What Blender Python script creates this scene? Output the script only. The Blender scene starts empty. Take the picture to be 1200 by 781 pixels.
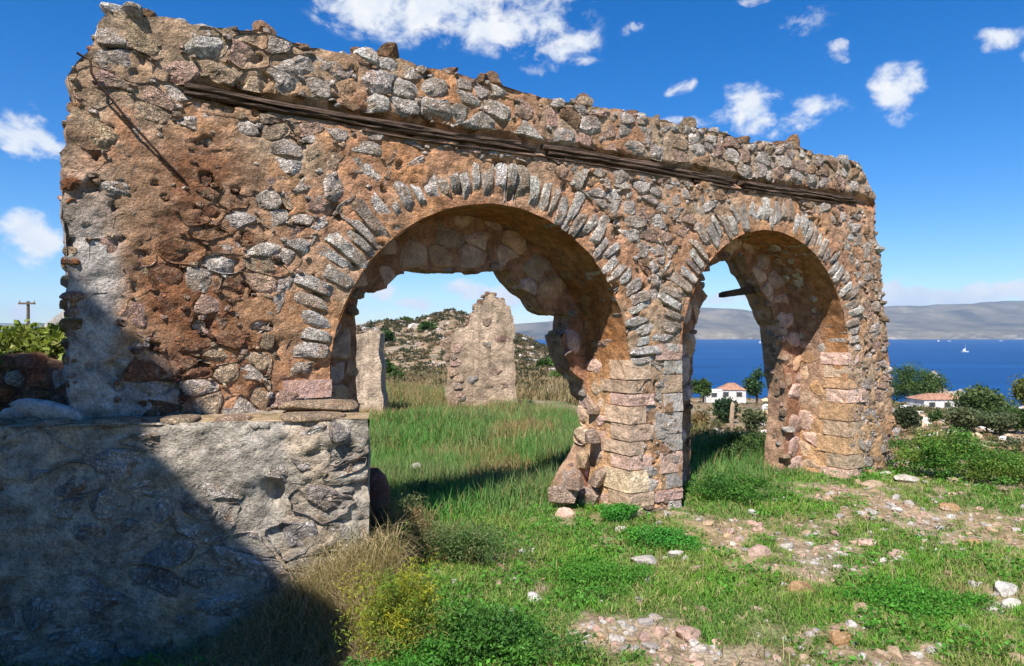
import bpy, bmesh, math, random
import numpy as np
from mathutils import Vector

# ------------------------------------------------------------------ camera, light, sky
scn = bpy.context.scene
COL = scn.collection
rng = np.random.default_rng(7)
EYE = 2.1
FPX, CX, HY = 800.0, 600.0, 393.0          # focal length and horizon of the 1200 px wide photograph

cam_d = bpy.data.cameras.new('camera')
cam_d.sensor_width = 36.0
cam_d.lens = 24.0
cam_d.shift_y = (HY - 390.5) / 1200.0
cam_d.clip_start = 0.05
cam_d.clip_end = 40000
cam = bpy.data.objects.new('camera', cam_d)
COL.objects.link(cam)
cam.location = (0, 0, EYE)
cam.rotation_euler = (math.radians(90), 0, 0)
scn.camera = cam

SUN_EL = math.radians(52)
SUN_H = np.array([-0.325, -0.945]); SUN_H /= np.linalg.norm(SUN_H)      # horizontal direction towards the sun
SUNV = np.array([SUN_H[0]*math.cos(SUN_EL), SUN_H[1]*math.cos(SUN_EL), math.sin(SUN_EL)])
sun_d = bpy.data.lights.new('sun', 'SUN')
sun_d.energy = 5.0
sun_d.angle = math.radians(0.4)
sun_d.color = (1.0, 0.945, 0.86)
sun = bpy.data.objects.new('sun', sun_d)
COL.objects.link(sun)
sun.rotation_euler = Vector(SUNV).to_track_quat('Z', 'Y').to_euler()
sun.location = (-5, -14, 20)

scn.view_settings.view_transform = 'Standard'
scn.view_settings.look = 'None'
scn.view_settings.exposure = 0.70
scn.view_settings.gamma = 1.0
scn.cycles.max_bounces = 6
scn.cycles.diffuse_bounces = 3
scn.cycles.glossy_bounces = 2
scn.cycles.transmission_bounces = 2
scn.cycles.volume_bounces = 0
scn.cycles.transparent_max_bounces = 6


class NT:
    """small helper to write node trees"""
    def __init__(self, tree):
        self.t = tree; self.n = tree.nodes; self.l = tree.links
        self.n.clear()
    def new(self, typ, **kw):
        nd = self.n.new(typ)
        for k, v in kw.items():
            setattr(nd, k, v)
        return nd
    def link(self, a, b):
        self.l.new(a, b)
    def put(self, sock, v):
        if isinstance(v, bpy.types.NodeSocket):
            self.l.new(v, sock)
        else:
            sock.default_value = v
    def math(self, op, a, b=0.0, c=None, clamp=False):
        nd = self.new('ShaderNodeMath', operation=op); nd.use_clamp = clamp
        self.put(nd.inputs[0], a); self.put(nd.inputs[1], b)
        if c is not None: self.put(nd.inputs[2], c)
        return nd.outputs[0]
    def vmath(self, op, a, b=(0, 0, 0), out=0):
        nd = self.new('ShaderNodeVectorMath', operation=op)
        self.put(nd.inputs[0], a); self.put(nd.inputs[1], b)
        return nd.outputs[out]
    def smooth(self, v, lo, hi, a=0.0, b=1.0):
        nd = self.new('ShaderNodeMapRange', interpolation_type='SMOOTHSTEP')
        self.put(nd.inputs[0], v)
        for i, x in enumerate((lo, hi, a, b)): self.put(nd.inputs[1+i], x)
        return nd.outputs[0]
    def noise(self, vec, scale, detail=4.0, rough=0.55, dist=0.0):
        nd = self.new('ShaderNodeTexNoise')
        if vec is not None: self.l.new(vec, nd.inputs['Vector'])
        nd.inputs['Scale'].default_value = scale; nd.inputs['Detail'].default_value = detail
        nd.inputs['Roughness'].default_value = rough; nd.inputs['Distortion'].default_value = dist
        return nd.outputs[0]
    def mix(self, f, a, b, blend='MIX'):
        nd = self.new('ShaderNodeMix', data_type='RGBA', blend_type=blend)
        self.put(nd.inputs[0], f)
        self.put(nd.inputs[6], a if isinstance(a, bpy.types.NodeSocket) else (*a, 1))
        self.put(nd.inputs[7], b if isinstance(b, bpy.types.NodeSocket) else (*b, 1))
        return nd.outputs[2]


def dir_angles(x, y):
    """azimuth (from +Y towards +X) and elevation of a direction given by its place in the photograph"""
    v = np.array([(x-CX)/FPX, 1.0, (HY-y)/FPX]); v /= np.linalg.norm(v)
    return math.atan2(v[0], v[1]), math.asin(v[2])


def build_world():
    w = bpy.data.worlds.new('World'); scn.world = w; w.use_nodes = True
    t = NT(w.node_tree)
    out = t.new('ShaderNodeOutputWorld')
    sky = t.new('ShaderNodeTexSky', sky_type='NISHITA')
    sky.sun_disc = False
    sky.sun_elevation = SUN_EL
    sky.sun_rotation = math.atan2(SUN_H[0], SUN_H[1])
    sky.altitude = 60; sky.air_density = 1.0; sky.dust_density = 0.0; sky.ozone_density = 6.0
    hs = t.new('ShaderNodeHueSaturation')
    hs.inputs['Saturation'].default_value = 1.36
    hs.inputs['Hue'].default_value = 0.508
    hs.inputs['Value'].default_value = 1.0
    t.link(sky.outputs[0], hs.inputs['Color'])
    bg = t.new('ShaderNodeBackground'); bg.inputs[1].default_value = 0.095
    t.link(hs.outputs[0], bg.inputs[0])
    tc = t.new('ShaderNodeTexCoord')
    d = tc.outputs['Generated']
    sep = t.new('ShaderNodeSeparateXYZ'); t.link(d, sep.inputs[0])
    az = t.math('ARCTAN2', sep.outputs[0], sep.outputs[1])
    el = t.math('ARCSINE', sep.outputs[2])
    comb = t.new('ShaderNodeCombineXYZ'); t.link(az, comb.inputs[0]); t.link(el, comb.inputs[1])
    # gentle warping of the angular coordinates so that cloud outlines are ragged
    nz = t.new('ShaderNodeTexNoise'); t.link(d, nz.inputs[0])
    nz.inputs['Scale'].default_value = 14; nz.inputs['Detail'].default_value = 3
    wv = t.vmath('SUBTRACT', nz.outputs['Color'], (0.5, 0.5, 0.5))
    wv = t.vmath('MULTIPLY', wv, (0.085, 0.05, 0))
    ae = t.vmath('ADD', comb.outputs[0], wv)
    # x, y, half width, half height in photograph pixels, density
    clouds = [(430, 0, 75, 42, 1), (500, 12, 95, 42, 1), (600, 30, 85, 32, .95), (655, 50, 45, 24, .8), (560, -20, 120, 36, 1), (330, -30, 60, 20, .7),
              (736, 35, 20, 12, .35), (945, 24, 32, 16, .75), (975, 60, 20, 12, .85),
              (875, 124, 42, 26, .95), (955, 134, 42, 18, .8), (800, 108, 16, 7, .5), (910, 150, 30, 9, .5), (1055, 106, 36, 34, 1.05),
              (1172, 48, 36, 15, 1.05), (1240, 60, 40, 16, .8), (42, 160, 36, 28, 1.05), (40, 280, 36, 28, 1.3), (36, 368, 20, 15, 1.2),
              (1045, 346, 30, 15, 1.6), (1075, 349, 40, 13, 1.5), (1120, 347, 60, 12, 1.5), (1190, 343, 70, 12, 1.5), (800, 146, 36, 10, .9), (880, 2, 22, 7, .6),
              (452, 344, 24, 11, 1.3), (487, 355, 20, 10, 1.3), (553, 342, 30, 13, 1.4), (590, 345, 24, 15, 1.3), (615, 376, 26, 12, .6), (640, 385, 30, 16, .5),
              (850, 352, 36, 10, .6), (623, 76, 16, 9, .4), (690, 70, 16, 8, .5)]
    field = None
    for (x, y, sx, sy, dn) in clouds:
        a0, e0 = dir_angles(x, y)
        a1, _ = dir_angles(x+sx, y); _, e1 = dir_angles(x, y-sy)
        ra = max(abs(a1-a0), .004)*1.25; re = max(abs(e1-e0), .003)*1.3
        v = t.vmath('SUBTRACT', ae, (a0, e0, 0))
        v = t.vmath('MULTIPLY', v, (1/ra, 1/re, 0))
        ln = t.vmath('LENGTH', v, out=1)
        m = t.math('MULTIPLY_ADD', ln, -dn, dn)
        field = m if field is None else t.math('MAXIMUM', field, m)
    # elsewhere: the same scattered fair weather clouds, away from the part of the sky in view
    sv = t.vmath('MULTIPLY', d, (1, 1, 2.2))
    big = t.noise(sv, 2.6, 3, .5)
    gen = t.smooth(big, .56, .74, -0.4, .8)
    away = t.smooth(sep.outputs[1], .35, .62, 0.0, -1.4)
    gen = t.math('ADD', gen, away)
    low = t.smooth(sep.outputs[2], 0.02, .16, -1.2, 0)
    gen = t.math('ADD', gen, low)
    field = t.math('MAXIMUM', field, gen)
    fine = t.noise(t.vmath('MULTIPLY', d, (1, 1, 1.4)), 19, 10, .64, 0.3)
    fs = t.math('MULTIPLY_ADD', fine, 3.0, -1.62)
    dens = t.math('ADD', t.math('MULTIPLY', field, 1.1), fs)
    dens = t.smooth(dens, -0.06, .80, 0, 1)
    gate = t.smooth(field, 0.0, .22, 0, 1)
    dens = t.math('MULTIPLY', dens, gate)
    shade = t.noise(d, 18, 5, .6)
    ccol = t.mix(t.smooth(shade, .35, .62), (.80, .87, .96), (1.0, 1.0, 1.0))
    bgc = t.new('ShaderNodeBackground'); bgc.inputs[1].default_value = 0.63
    t.link(ccol, bgc.inputs[0])
    mx = t.new('ShaderNodeMixShader')
    t.link(t.math('MULTIPLY', dens, .95), mx.inputs[0])
    t.link(bg.outputs[0], mx.inputs[1]); t.link(bgc.outputs[0], mx.inputs[2])
    t.link(mx.outputs[0], out.inputs[0])
    w.cycles.sampling_method = 'MANUAL'
    w.cycles.sample_map_resolution = 1024

build_world()

# ------------------------------------------------------------------ helpers
def _hash(ix, iy, iz, seed):
    with np.errstate(over='ignore'):
        h = (ix.astype(np.uint32)*np.uint32(374761393) + iy.astype(np.uint32)*np.uint32(668265263)
             + iz.astype(np.uint32)*np.uint32(2246822519) + np.uint32((seed*3266489917) & 0xffffffff))
        h = (h ^ (h >> np.uint32(13)))*np.uint32(1274126177)
        h = (h ^ (h >> np.uint32(16)))*np.uint32(2654435761)
        h = h ^ (h >> np.uint32(15))
    return h.astype(np.float64)/4294967295.0*2-1

def vnoise(p, seed=0):
    p = np.asarray(p, float)
    i = np.floor(p); f = p-i; i = i.astype(np.int64)
    w = f*f*f*(f*(f*6-15)+10)
    r = 0
    for dx in (0, 1):
        for dy in (0, 1):
            for dz in (0, 1):
                k = (w[:, 0] if dx else 1-w[:, 0])*(w[:, 1] if dy else 1-w[:, 1])*(w[:, 2] if dz else 1-w[:, 2])
                r = r + k*_hash(i[:, 0]+dx, i[:, 1]+dy, i[:, 2]+dz, seed)
    return r

def fbm(p, scale, octs=4, seed=0, gain=.5):
    p = np.asarray(p, float)*scale
    r = 0; a = 1; tot = 0
    for o in range(octs):
        r = r + a*vnoise(p+o*17.3, seed+o); tot += a; a *= gain; p = p*2.03
    return r/tot

def xyz(a, b, c=0.0):
    a = np.atleast_1d(np.asarray(a, float)); b = np.atleast_1d(np.asarray(b, float))
    return np.stack([a, b, np.broadcast_to(np.asarray(c, float), a.shape)], 1)

def sstep(x, lo, hi):
    t = np.clip((np.asarray(x, float)-lo)/(hi-lo), 0, 1)
    return t*t*(3-2*t)

def mesh_arrays(name, V, F, tint=None, smooth=True):
    """V Nx3, F a list of arrays of equal-sized polygons (or one array)"""
    if not isinstance(F, (list, tuple)): F = [F]
    F = [np.asarray(f, np.int32) for f in F if len(f)]
    V = np.asarray(V, np.float32)
    me = bpy.data.meshes.new(name)
    me.vertices.add(len(V)); me.vertices.foreach_set('co', V.ravel())
    nl = sum(f.size for f in F); npoly = sum(len(f) for f in F)
    me.loops.add(nl); me.polygons.add(npoly)
    me.loops.foreach_set('vertex_index', np.concatenate([f.ravel() for f in F]))
    sizes = np.concatenate([np.full(len(f), f.shape[1], np.int32) for f in F])
    starts = np.concatenate([[0], np.cumsum(sizes)[:-1]]).astype(np.int32)
    me.polygons.foreach_set('loop_start', starts)
    me.polygons.foreach_set('use_smooth', np.full(npoly, bool(smooth)))
    me.update(calc_edges=True)
    if tint is not None:
        tint = np.asarray(tint, np.float32)
        if tint.ndim == 1: tint = np.broadcast_to(tint, (len(V), 3))
        at = me.attributes.new('tint', 'FLOAT_COLOR', 'POINT')
        at.data.foreach_set('color', np.concatenate([tint, np.ones((len(V), 1), np.float32)], 1).astype(np.float32).ravel())
    return me

def link(name, me, mat, parent=None, origin=None):
    """link one mesh object; V of the mesh is in world space, origin moves its pivot"""
    if origin is None:
        origin = np.zeros(3) if parent is None else np.array(parent['_w'])
    else:
        origin = np.asarray(origin, float)
    co = np.empty(len(me.vertices)*3, np.float32); me.vertices.foreach_get('co', co)
    co = co.reshape(-1, 3)-origin.astype(np.float32)
    me.vertices.foreach_set('co', co.ravel()); me.update()
    o = bpy.data.objects.new(name, me); COL.objects.link(o)
    if mat is not None: me.materials.append(mat)
    if parent is not None:
        o.parent = parent
        o.location = Vector(origin - np.array(parent['_w']))
    else:
        o.location = Vector(origin)
    o['_w'] = [float(v) for v in origin]
    return o

def tag(o, label=None, cat=None, group=None, kind=None):
    if label: o['label'] = label
    if cat: o['category'] = cat
    if group: o['group'] = group
    if kind: o['kind'] = kind
    return o

def empty(name, loc, label, cat, group=None):
    o = bpy.data.objects.new(name, None); COL.objects.link(o)
    o.location = Vector(loc); o.empty_display_size = .3
    o['_w'] = [float(v) for v in loc]
    return tag(o, label, cat, group)

def bmesh_to(name, bm, mat, parent=None, tint=None, smooth=False, origin=None):
    me = bpy.data.meshes.new(name); bm.to_mesh(me); bm.free()
    if smooth:
        me.polygons.foreach_set('use_smooth', np.ones(len(me.polygons), bool))
    if tint is not None:
        at = me.attributes.new('tint', 'FLOAT_COLOR', 'POINT')
        at.data.foreach_set('color', np.tile(np.array([*tint, 1], np.float32), len(me.vertices)))
    return link(name, me, mat, parent, origin)

def at(x, y, Y):
    """point at depth Y on the ray of a photograph pixel"""
    return np.array([(x-CX)/FPX*Y, Y, EYE+(HY-y)/FPX*Y])

def grid_faces(nu, nv):
    i = np.arange(nu*nv).reshape(nu, nv)
    return np.stack([i[:-1, :-1].ravel(), i[1:, :-1].ravel(), i[1:, 1:].ravel(), i[:-1, 1:].ravel()], 1)

def in_poly(P, poly):
    x, y = P[:, 0], P[:, 1]; r = np.zeros(len(P), bool)
    n = len(poly)
    for i in range(n):
        x0, y0 = poly[i]; x1, y1 = poly[(i+1) % n]
        if y0 == y1: continue
        c = ((y0 > y) != (y1 > y)) & (x < (x1-x0)*(y-y0)/(y1-y0)+x0)
        r ^= c
    return r

def densify(poly, step, closed=True):
    poly = np.asarray(poly, float); out = []
    n = len(poly)
    for i in range(n if closed else n-1):
        a, b = poly[i], poly[(i+1) % n]
        k = max(1, int(np.linalg.norm(b-a)/step))
        for j in range(k): out.append(a+(b-a)*j/k)
    if not closed: out.append(poly[-1])
    return np.array(out)

def roughen(poly, amp, scale, seed, closed=True, step=.04):
    p = densify(poly, step, closed)
    q = xyz(p[:, 0], p[:, 1])
    return p + np.stack([fbm(q, scale, 3, seed), fbm(q, scale, 3, seed+50)], 1)*amp

def region_grid(outer, holes, res):
    """quads inside a polygon minus holes, with the border snapped to the outlines: returns (a, c) Nx2 and faces"""
    lo = outer.min(0); hi = outer.max(0)
    na = int((hi[0]-lo[0])/res)+2; nc = int((hi[1]-lo[1])/res)+2
    A, C = np.meshgrid(lo[0]+np.arange(na)*res, lo[1]+np.arange(nc)*res, indexing='ij')
    P = np.stack([A.ravel(), C.ravel()], 1)
    F = grid_faces(na, nc)
    cen = P[F].mean(1)
    keep = in_poly(cen, outer)
    for h in holes: keep &= ~in_poly(cen, h)
    cnt = np.zeros(len(P), int); np.add.at(cnt, F[keep].ravel(), 1)
    edge = (cnt > 0) & (cnt < 4)
    border = np.concatenate([densify(outer, res*.3)]+[densify(h, res*.3) for h in holes])
    idx = np.where(edge)[0]
    for k in range(0, len(idx), 2000):
        ii = idx[k:k+2000]
        dd = ((P[ii][:, None, :]-border[None])**2).sum(2)
        j = dd.argmin(1); ok = dd.min(1) < (res*1.5)**2
        P[ii[ok]] = border[j[ok]]
    F = F[keep]
    used = np.unique(F); remap = np.full(len(P), -1); remap[used] = np.arange(len(used))
    return P[used], remap[F]

# ---- rubble cells
def voronoi_cells(a0, a1, c0, c1, rowh, colw, rs, jit=.38, drop=.12):
    sites = []
    c = c0-2*rowh
    while c < c1+2*rowh:
        rh = rowh*rs.uniform(.6, 1.45)
        a = a0-2*colw-rs.uniform(0, colw)
        while a < a1+2*colw:
            cw = colw*rs.uniform(.45, 1.75)
            if rs.random() > drop or not (a0 < a < a1 and c0 < c < c1):
                sites.append((a+cw*.5+rs.normal(0, jit*.25)*colw, c+rh*.5+rs.normal(0, jit*.45)*rowh))
            a += cw
        c += rh
    S = np.array(sites); sc = np.array([rowh/colw*1.15, 1.0])
    T = S*sc
    cells = []
    for i in range(len(S)):
        if not (a0 <= S[i, 0] <= a1 and c0 <= S[i, 1] <= c1): continue
        dd = ((T-T[i])**2).sum(1); nb = np.argsort(dd)[1:18]
        R = rowh*3.0
        poly = [T[i]+np.array(v) for v in ((-R, -R), (R, -R), (R, R), (-R, R))]
        for j in nb:
            m = (T[i]+T[j])/2; nn = T[j]-T[i]
            new = []
            for k in range(len(poly)):
                p, q = poly[k], poly[(k+1) % len(poly)]
                dp = (p-m)@nn; dq = (q-m)@nn
                if dp <= 0: new.append(p)
                if (dp < 0) != (dq < 0) and dp != dq:
                    new.append(p+(q-p)*dp/(dp-dq))
            poly = new
            if len(poly) < 3: break
        if len(poly) >= 3:
            cells.append((S[i], np.array(poly)/sc))
    return cells

def round_outline(poly, inset, n, rs, wob=.05):
    """inset, round and resample a polygon"""
    c = poly.mean(0)
    v = poly-c; L = np.linalg.norm(v, axis=1, keepdims=True)
    p = c+v*np.maximum(.35, 1-inset/np.maximum(L, 1e-4))
    q = np.roll(p, -1, 0)
    p = np.stack([p*.83+q*.17, p*.17+q*.83], 1).reshape(-1, 2)
    q = np.roll(p, -1, 0); seg = np.linalg.norm(q-p, axis=1); cum = np.concatenate([[0], np.cumsum(seg)])
    s = (np.arange(n)+rs.uniform(0, .6))/n*cum[-1]
    pp = np.concatenate([p, p[:1]])
    r = np.stack([np.interp(s, cum, pp[:, 0]), np.interp(s, cum, pp[:, 1])], 1)
    ph = rs.uniform(0, 6.28, 3); th = np.arange(n)/n*2*math.pi
    w = .9*np.sin(2*th+ph[0])+.9*np.sin(3*th+ph[1])+.6*np.sin(5*th+ph[2])
    return c + (r-c)*(1+wob*.8*w[:, None]+rs.normal(0, wob*.6, (n, 1)))

def stone_arrays(poly, F, p, back, rs, inset=.012, n=14, rough=.35, tilt=.12, wob=.05):
    """a broken stone set in a wall: outline poly in the (a, c) plane of frame F, standing proud by p"""
    n = int(n*1.35)
    ring = round_outline(np.asarray(poly, float), inset, n, rs, wob)
    c = ring.mean(0)
    size = math.sqrt(max(1e-6, np.ptp(ring[:, 0])*np.ptp(ring[:, 1])))
    tx, tz = rs.normal(0, tilt, 2)
    off = rs.uniform(0, 100)
    # one or two broken facets falling away from the face
    fac = [(rs.uniform(0, 6.28), rs.uniform(.05, .32)*size, rs.uniform(.25, .8)) for _ in range(3)]
    A, Cc, Hh = [], [], []
    prof = ((1.0, None, 0), (1.04, -.25, 0), (.985, .45, .5), (.88, .95, 1), (.68, 1.0, 1), (.42, 1.0, 1), (.16, 1.0, 1))
    for (s, h, nz) in prof:
        q = c+(ring-c)*s
        if h is None:
            hh = np.full(n, -back)
        else:
            w = xyz(q[:, 0], q[:, 1], off); d = q-c
            hh = p*h+(d[:, 0]*tx+d[:, 1]*tz)*nz
            hh = hh+size*.10*rough*nz*fbm(w, 1.8/size, 2, 3)+size*.085*rough*nz*fbm(w, 5/size, 3, 9, .65)
            for (fa, fd, fs) in fac:
                e = d[:, 0]*math.cos(fa)+d[:, 1]*math.sin(fa)-fd
                hh = hh-np.maximum(0, e)*fs*nz
            hh = np.maximum(hh, -back*.8)
        A.append(q[:, 0]); Cc.append(q[:, 1]); Hh.append(hh)
    A = np.concatenate(A+[[c[0]]]); Cc = np.concatenate(Cc+[[c[1]]]); Hh = np.concatenate(Hh+[[Hh[-1].mean()]])
    V = F(A, Cc, Hh)
    k = len(prof)
    idx = np.arange(k*n).reshape(k, n)
    quads = np.stack([idx[:-1].ravel(), np.roll(idx[:-1], -1, 1).ravel(), np.roll(idx[1:], -1, 1).ravel(), idx[1:].ravel()], 1)
    tris = np.stack([idx[-1], np.roll(idx[-1], -1), np.full(n, k*n)], 1)
    area = .5*abs(np.sum(ring[:, 0]*np.roll(ring[:, 1], -1)-np.roll(ring[:, 0], -1)*ring[:, 1]))
    return V, quads, tris, area

_ico = {}
def ico(sub):
    if sub not in _ico:
        bm = bmesh.new(); bmesh.ops.create_icosphere(bm, subdivisions=sub, radius=1)
        V = np.array([v.co[:] for v in bm.verts]); F = np.array([[v.index for v in f.verts] for f in bm.faces])
        bm.free(); _ico[sub] = (V, F)
    return _ico[sub]

def rot_z(a):
    c, s = math.cos(a), math.sin(a)
    return np.array([[c, -s, 0], [s, c, 0], [0, 0, 1.0]])

def rand_rot(rs):
    q = rs.normal(size=4); q /= np.linalg.norm(q); w, x, y, z = q
    return np.array([[1-2*(y*y+z*z), 2*(x*y-z*w), 2*(x*z+y*w)], [2*(x*y+z*w), 1-2*(x*x+z*z), 2*(y*z-x*w)], [2*(x*z-y*w), 2*(y*z+x*w), 1-2*(x*x+y*y)]])

def rock_arrays(size, rs, sub=2, cuts=9):
    """an angular broken stone"""
    V, F = ico(sub); V = np.sign(V)*np.abs(V)**.62; V = V/np.abs(V).max()*.95
    V = V@rot_z(rs.uniform(-.4, .4)).T
    for _ in range(cuts):
        nn = rs.normal(size=3); nn /= np.linalg.norm(nn); dcut = rs.uniform(.42, .85)
        nn[2] *= .8; s = V@nn; over = s > dcut
        V[over] -= np.outer(s[over]-dcut, nn)
    V += V*fbm(V+rs.uniform(0, 50), 2.2, 2, 5)[:, None]*.10
    return V*np.asarray(size, float), F

# ------------------------------------------------------------------ materials
def surf_mat(name, *a, grain=None, **k):
    return _surf_mat(name, *a, grain=grain, **k)

def _surf_mat(name, fine=55., fine_amt=.35, bump=.6, bump_d=.012, rough=.92, lichen=0., pits=0., streak=0., spec=.2, blotch=.3, smear=0., grain=None, karst=0.):
    m = bpy.data.materials.new(name); m.use_nodes = True
    t = NT(m.node_tree)
    out = t.new('ShaderNodeOutputMaterial'); b = t.new('ShaderNodeBsdfPrincipled')
    t.link(b.outputs[0], out.inputs[0])
    b.inputs['Roughness'].default_value = rough; b.inputs['Specular IOR Level'].default_value = spec
    geo = t.new('ShaderNodeNewGeometry'); pos = geo.outputs['Position']
    if grain is not None:
        cb = t.new('ShaderNodeCombineXYZ')
        t.link(t.math('MULTIPLY', t.vmath('DOT_PRODUCT', pos, grain, out=1), .05), cb.inputs[0])
        sp = t.new('ShaderNodeSeparateXYZ'); t.link(pos, sp.inputs[0]); t.link(sp.outputs[2], cb.inputs[1])
        t.link(t.vmath('DOT_PRODUCT', pos, (grain[1], -grain[0], 0), out=1), cb.inputs[2])
        pos = cb.outputs[0]
    att = t.new('ShaderNodeAttribute', attribute_name='tint')
    col = att.outputs['Color']
    n1 = t.noise(pos, fine, 6, .68)
    n2 = t.noise(pos, fine*.16, 5, .6)
    f1 = t.smooth(n1, .28, .72, 1-fine_amt, 1+fine_amt)
    f2 = t.smooth(n2, .28, .72, 1-blotch, 1+blotch)
    f = t.math('MULTIPLY', f1, f2)
    cv = t.new('ShaderNodeCombineXYZ')
    for i in range(3): t.link(f, cv.inputs[i])
    col = t.mix(1.0, col, cv.outputs[0], 'MULTIPLY')
    if lichen:
        n3 = t.noise(pos, fine*.45, 7, .7, .4)
        col = t.mix(t.smooth(n3, .56, .70, 0, lichen), col, (.60, .575, .54))
    if smear:
        n6 = t.noise(pos, 7.5, 7, .68, .5)
        n7 = t.noise(pos, 1.1, 3, .5)
        sm = t.mix(t.smooth(n7, .38, .62), (.41, .23, .125), (.40, .305, .21))
        col = t.mix(t.smooth(n6, .50, .60, 0, smear), col, sm)
    if pits:
        n4 = t.noise(pos, fine*.6, 5, .7)
        col = t.mix(t.smooth(n4, .57, .68, 0, pits), col, (.075, .052, .038))  # dark flecks: shade of small cavities put into the colour
    if streak:
        n5 = t.noise(t.vmath('MULTIPLY', pos, (9, 9, .9)), 1.2, 5, .6)
        col = t.mix(t.smooth(n5, .5, .72, 0, streak), col, (.10, .075, .055))
    t.link(col, b.inputs['Base Color'])
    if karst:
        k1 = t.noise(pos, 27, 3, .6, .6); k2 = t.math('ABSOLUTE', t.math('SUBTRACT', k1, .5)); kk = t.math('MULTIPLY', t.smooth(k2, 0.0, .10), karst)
        col = t.mix(t.smooth(k2, .0, .022, .5, 0), col, (.16, .13, .105))  # darkens the bottoms of the bumped crevices, their shade painted in
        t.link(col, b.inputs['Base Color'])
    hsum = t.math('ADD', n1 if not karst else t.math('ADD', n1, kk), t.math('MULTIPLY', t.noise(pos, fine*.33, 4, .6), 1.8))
    bp = t.new('ShaderNodeBump'); bp.inputs['Strength'].default_value = bump; bp.inputs['Distance'].default_value = bump_d
    t.link(hsum, bp.inputs['Height']); t.link(bp.outputs[0], b.inputs['Normal'])
    return m

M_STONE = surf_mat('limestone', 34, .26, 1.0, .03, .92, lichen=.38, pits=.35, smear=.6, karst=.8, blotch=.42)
M_SMOOTH = surf_mat('dressed_stone', 48, .26, 1.0, .02, .92, lichen=.35, pits=.4, smear=.5)
M_MORTAR = surf_mat('lime_mortar', 50, .30, 1.0, .022, .95, lichen=.30, pits=.6, blotch=.40)
M_PLASTER = surf_mat('old_plaster', 24, .30, 1.0, .03, .95, pits=.4, streak=.5, lichen=.2)
M_ROCK = surf_mat('field_stone', 45, .28, .9, .012, .9, lichen=.3, pits=.3)
M_SOIL = surf_mat('stony_soil', 26, .45, 1.0, .02, .97, lichen=.18, pits=.25)
M_WOOD = surf_mat('weathered_timber', 38, .5, 1.0, .01, .85, pits=.5)
M_BEAM = surf_mat('grained_timber', 60, .6, 1.0, .03, .85, pits=.7, grain=(.8603, .5098, 0))
M_IRON = surf_mat('rusty_iron', 90, .3, .5, .002, .8)
M_FARLAND = surf_mat('far_land', .02, .25, 0.0, .0, 1.0)
M_HILL = surf_mat('scrub_hillside', 1.6, .5, .9, .25, 1.0, lichen=.25, pits=.5, blotch=.35)
M_WALLWHITE = surf_mat('whitewash', 4, .08, .2, .005, .9)
M_TILE = surf_mat('clay_tile', 14, .25, .4, .01, .85)
M_GLASSDARK = surf_mat('window_glass', 3, .1, .0, .0, .15, spec=.5)
M_PAINT = surf_mat('boat_paint', 1, .05, 0, 0, .5)

def leaf_mat(name, trans=.35, rough=.6):
    m = bpy.data.materials.new(name); m.use_nodes = True
    t = NT(m.node_tree)
    out = t.new('ShaderNodeOutputMaterial'); b = t.new('ShaderNodeBsdfPrincipled')
    b.inputs['Roughness'].default_value = rough; b.inputs['Specular IOR Level'].default_value = .25
    att = t.new('ShaderNodeAttribute', attribute_name='tint')
    t.link(att.outputs['Color'], b.inputs['Base Color'])
    tr = t.new('ShaderNodeBsdfTranslucent')
    t.link(t.mix(1.0, att.outputs['Color'], (1.25, 1.3, .7), 'MULTIPLY'), tr.inputs[0])
    mx = t.new('ShaderNodeMixShader'); mx.inputs[0].default_value = trans
    t.link(b.outputs[0], mx.inputs[1]); t.link(tr.outputs[0], mx.inputs[2]); t.link(mx.outputs[0], out.inputs[0])
    return m
M_LEAF = leaf_mat('leaf'); M_GRASS = leaf_mat('grass_blade', .3, .7)

def sea_mat():
    m = bpy.data.materials.new('sea_water'); m.use_nodes = True
    t = NT(m.node_tree)
    out = t.new('ShaderNodeOutputMaterial'); b = t.new('ShaderNodeBsdfPrincipled')
    t.link(b.outputs[0], out.inputs[0])
    geo = t.new('ShaderNodeNewGeometry'); pos = geo.outputs['Position']
    n = t.noise(t.vmath('MULTIPLY', pos, (.25, 1, 1)), .006, 6, .65, .6)
    t.link(t.mix(t.smooth(n, .3, .7), (.003, .040, .140), (.005, .066, .215)), b.inputs['Base Color'])
    b.inputs['Roughness'].default_value = .45; b.inputs['Specular IOR Level'].default_value = .06
    n2 = t.noise(t.vmath('MULTIPLY', pos, (1, .5, 1)), .25, 5, .6)
    bp = t.new('ShaderNodeBump'); bp.inputs['Strength'].default_value = .6; bp.inputs['Distance'].default_value = .8
    t.link(n2, bp.inputs['Height']); t.link(bp.outputs[0], b.inputs['Normal'])
    return m
M_SEA = sea_mat()

GREY = np.array([.56, .50, .445]); LIGHT = np.array([.68, .63, .575]); PINK = np.array([.48, .32, .255]); CREAM = np.array([.60, .425, .30])
TAN = np.array([.41, .295, .195]); BROWN = np.array([.28, .165, .095]); OCHRE = np.array([.43, .25, .125])
MORT = np.array([.425, .225, .128]); MGREY = np.array([.395, .30, .205]); RUST = np.array([.19, .075, .032])

# ------------------------------------------------------------------ terrain
SEA_Z = -40.0
W_O = np.array([0, 7.063]); W_D = np.array([.8603, .5098]); W_N = np.array([.5098, -.8603])
LW_A = np.array([-1.092, 5.2]); LW_E = np.array([.9795, .2013]); LW_N = np.array([.2013, -.9795])
TERR = 1.47
HILLX = np.array([-3, 200, 300, 380, 420, 455, 480, 505, 530, 560, 590, 620, 650, 670, 700, 760, 2000.])
HILLY = np.array([398, 398, 394, 387, 383, 376, 378, 370, 363, 373, 385, 397, 410, 432, 462, 500, 520.])

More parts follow.
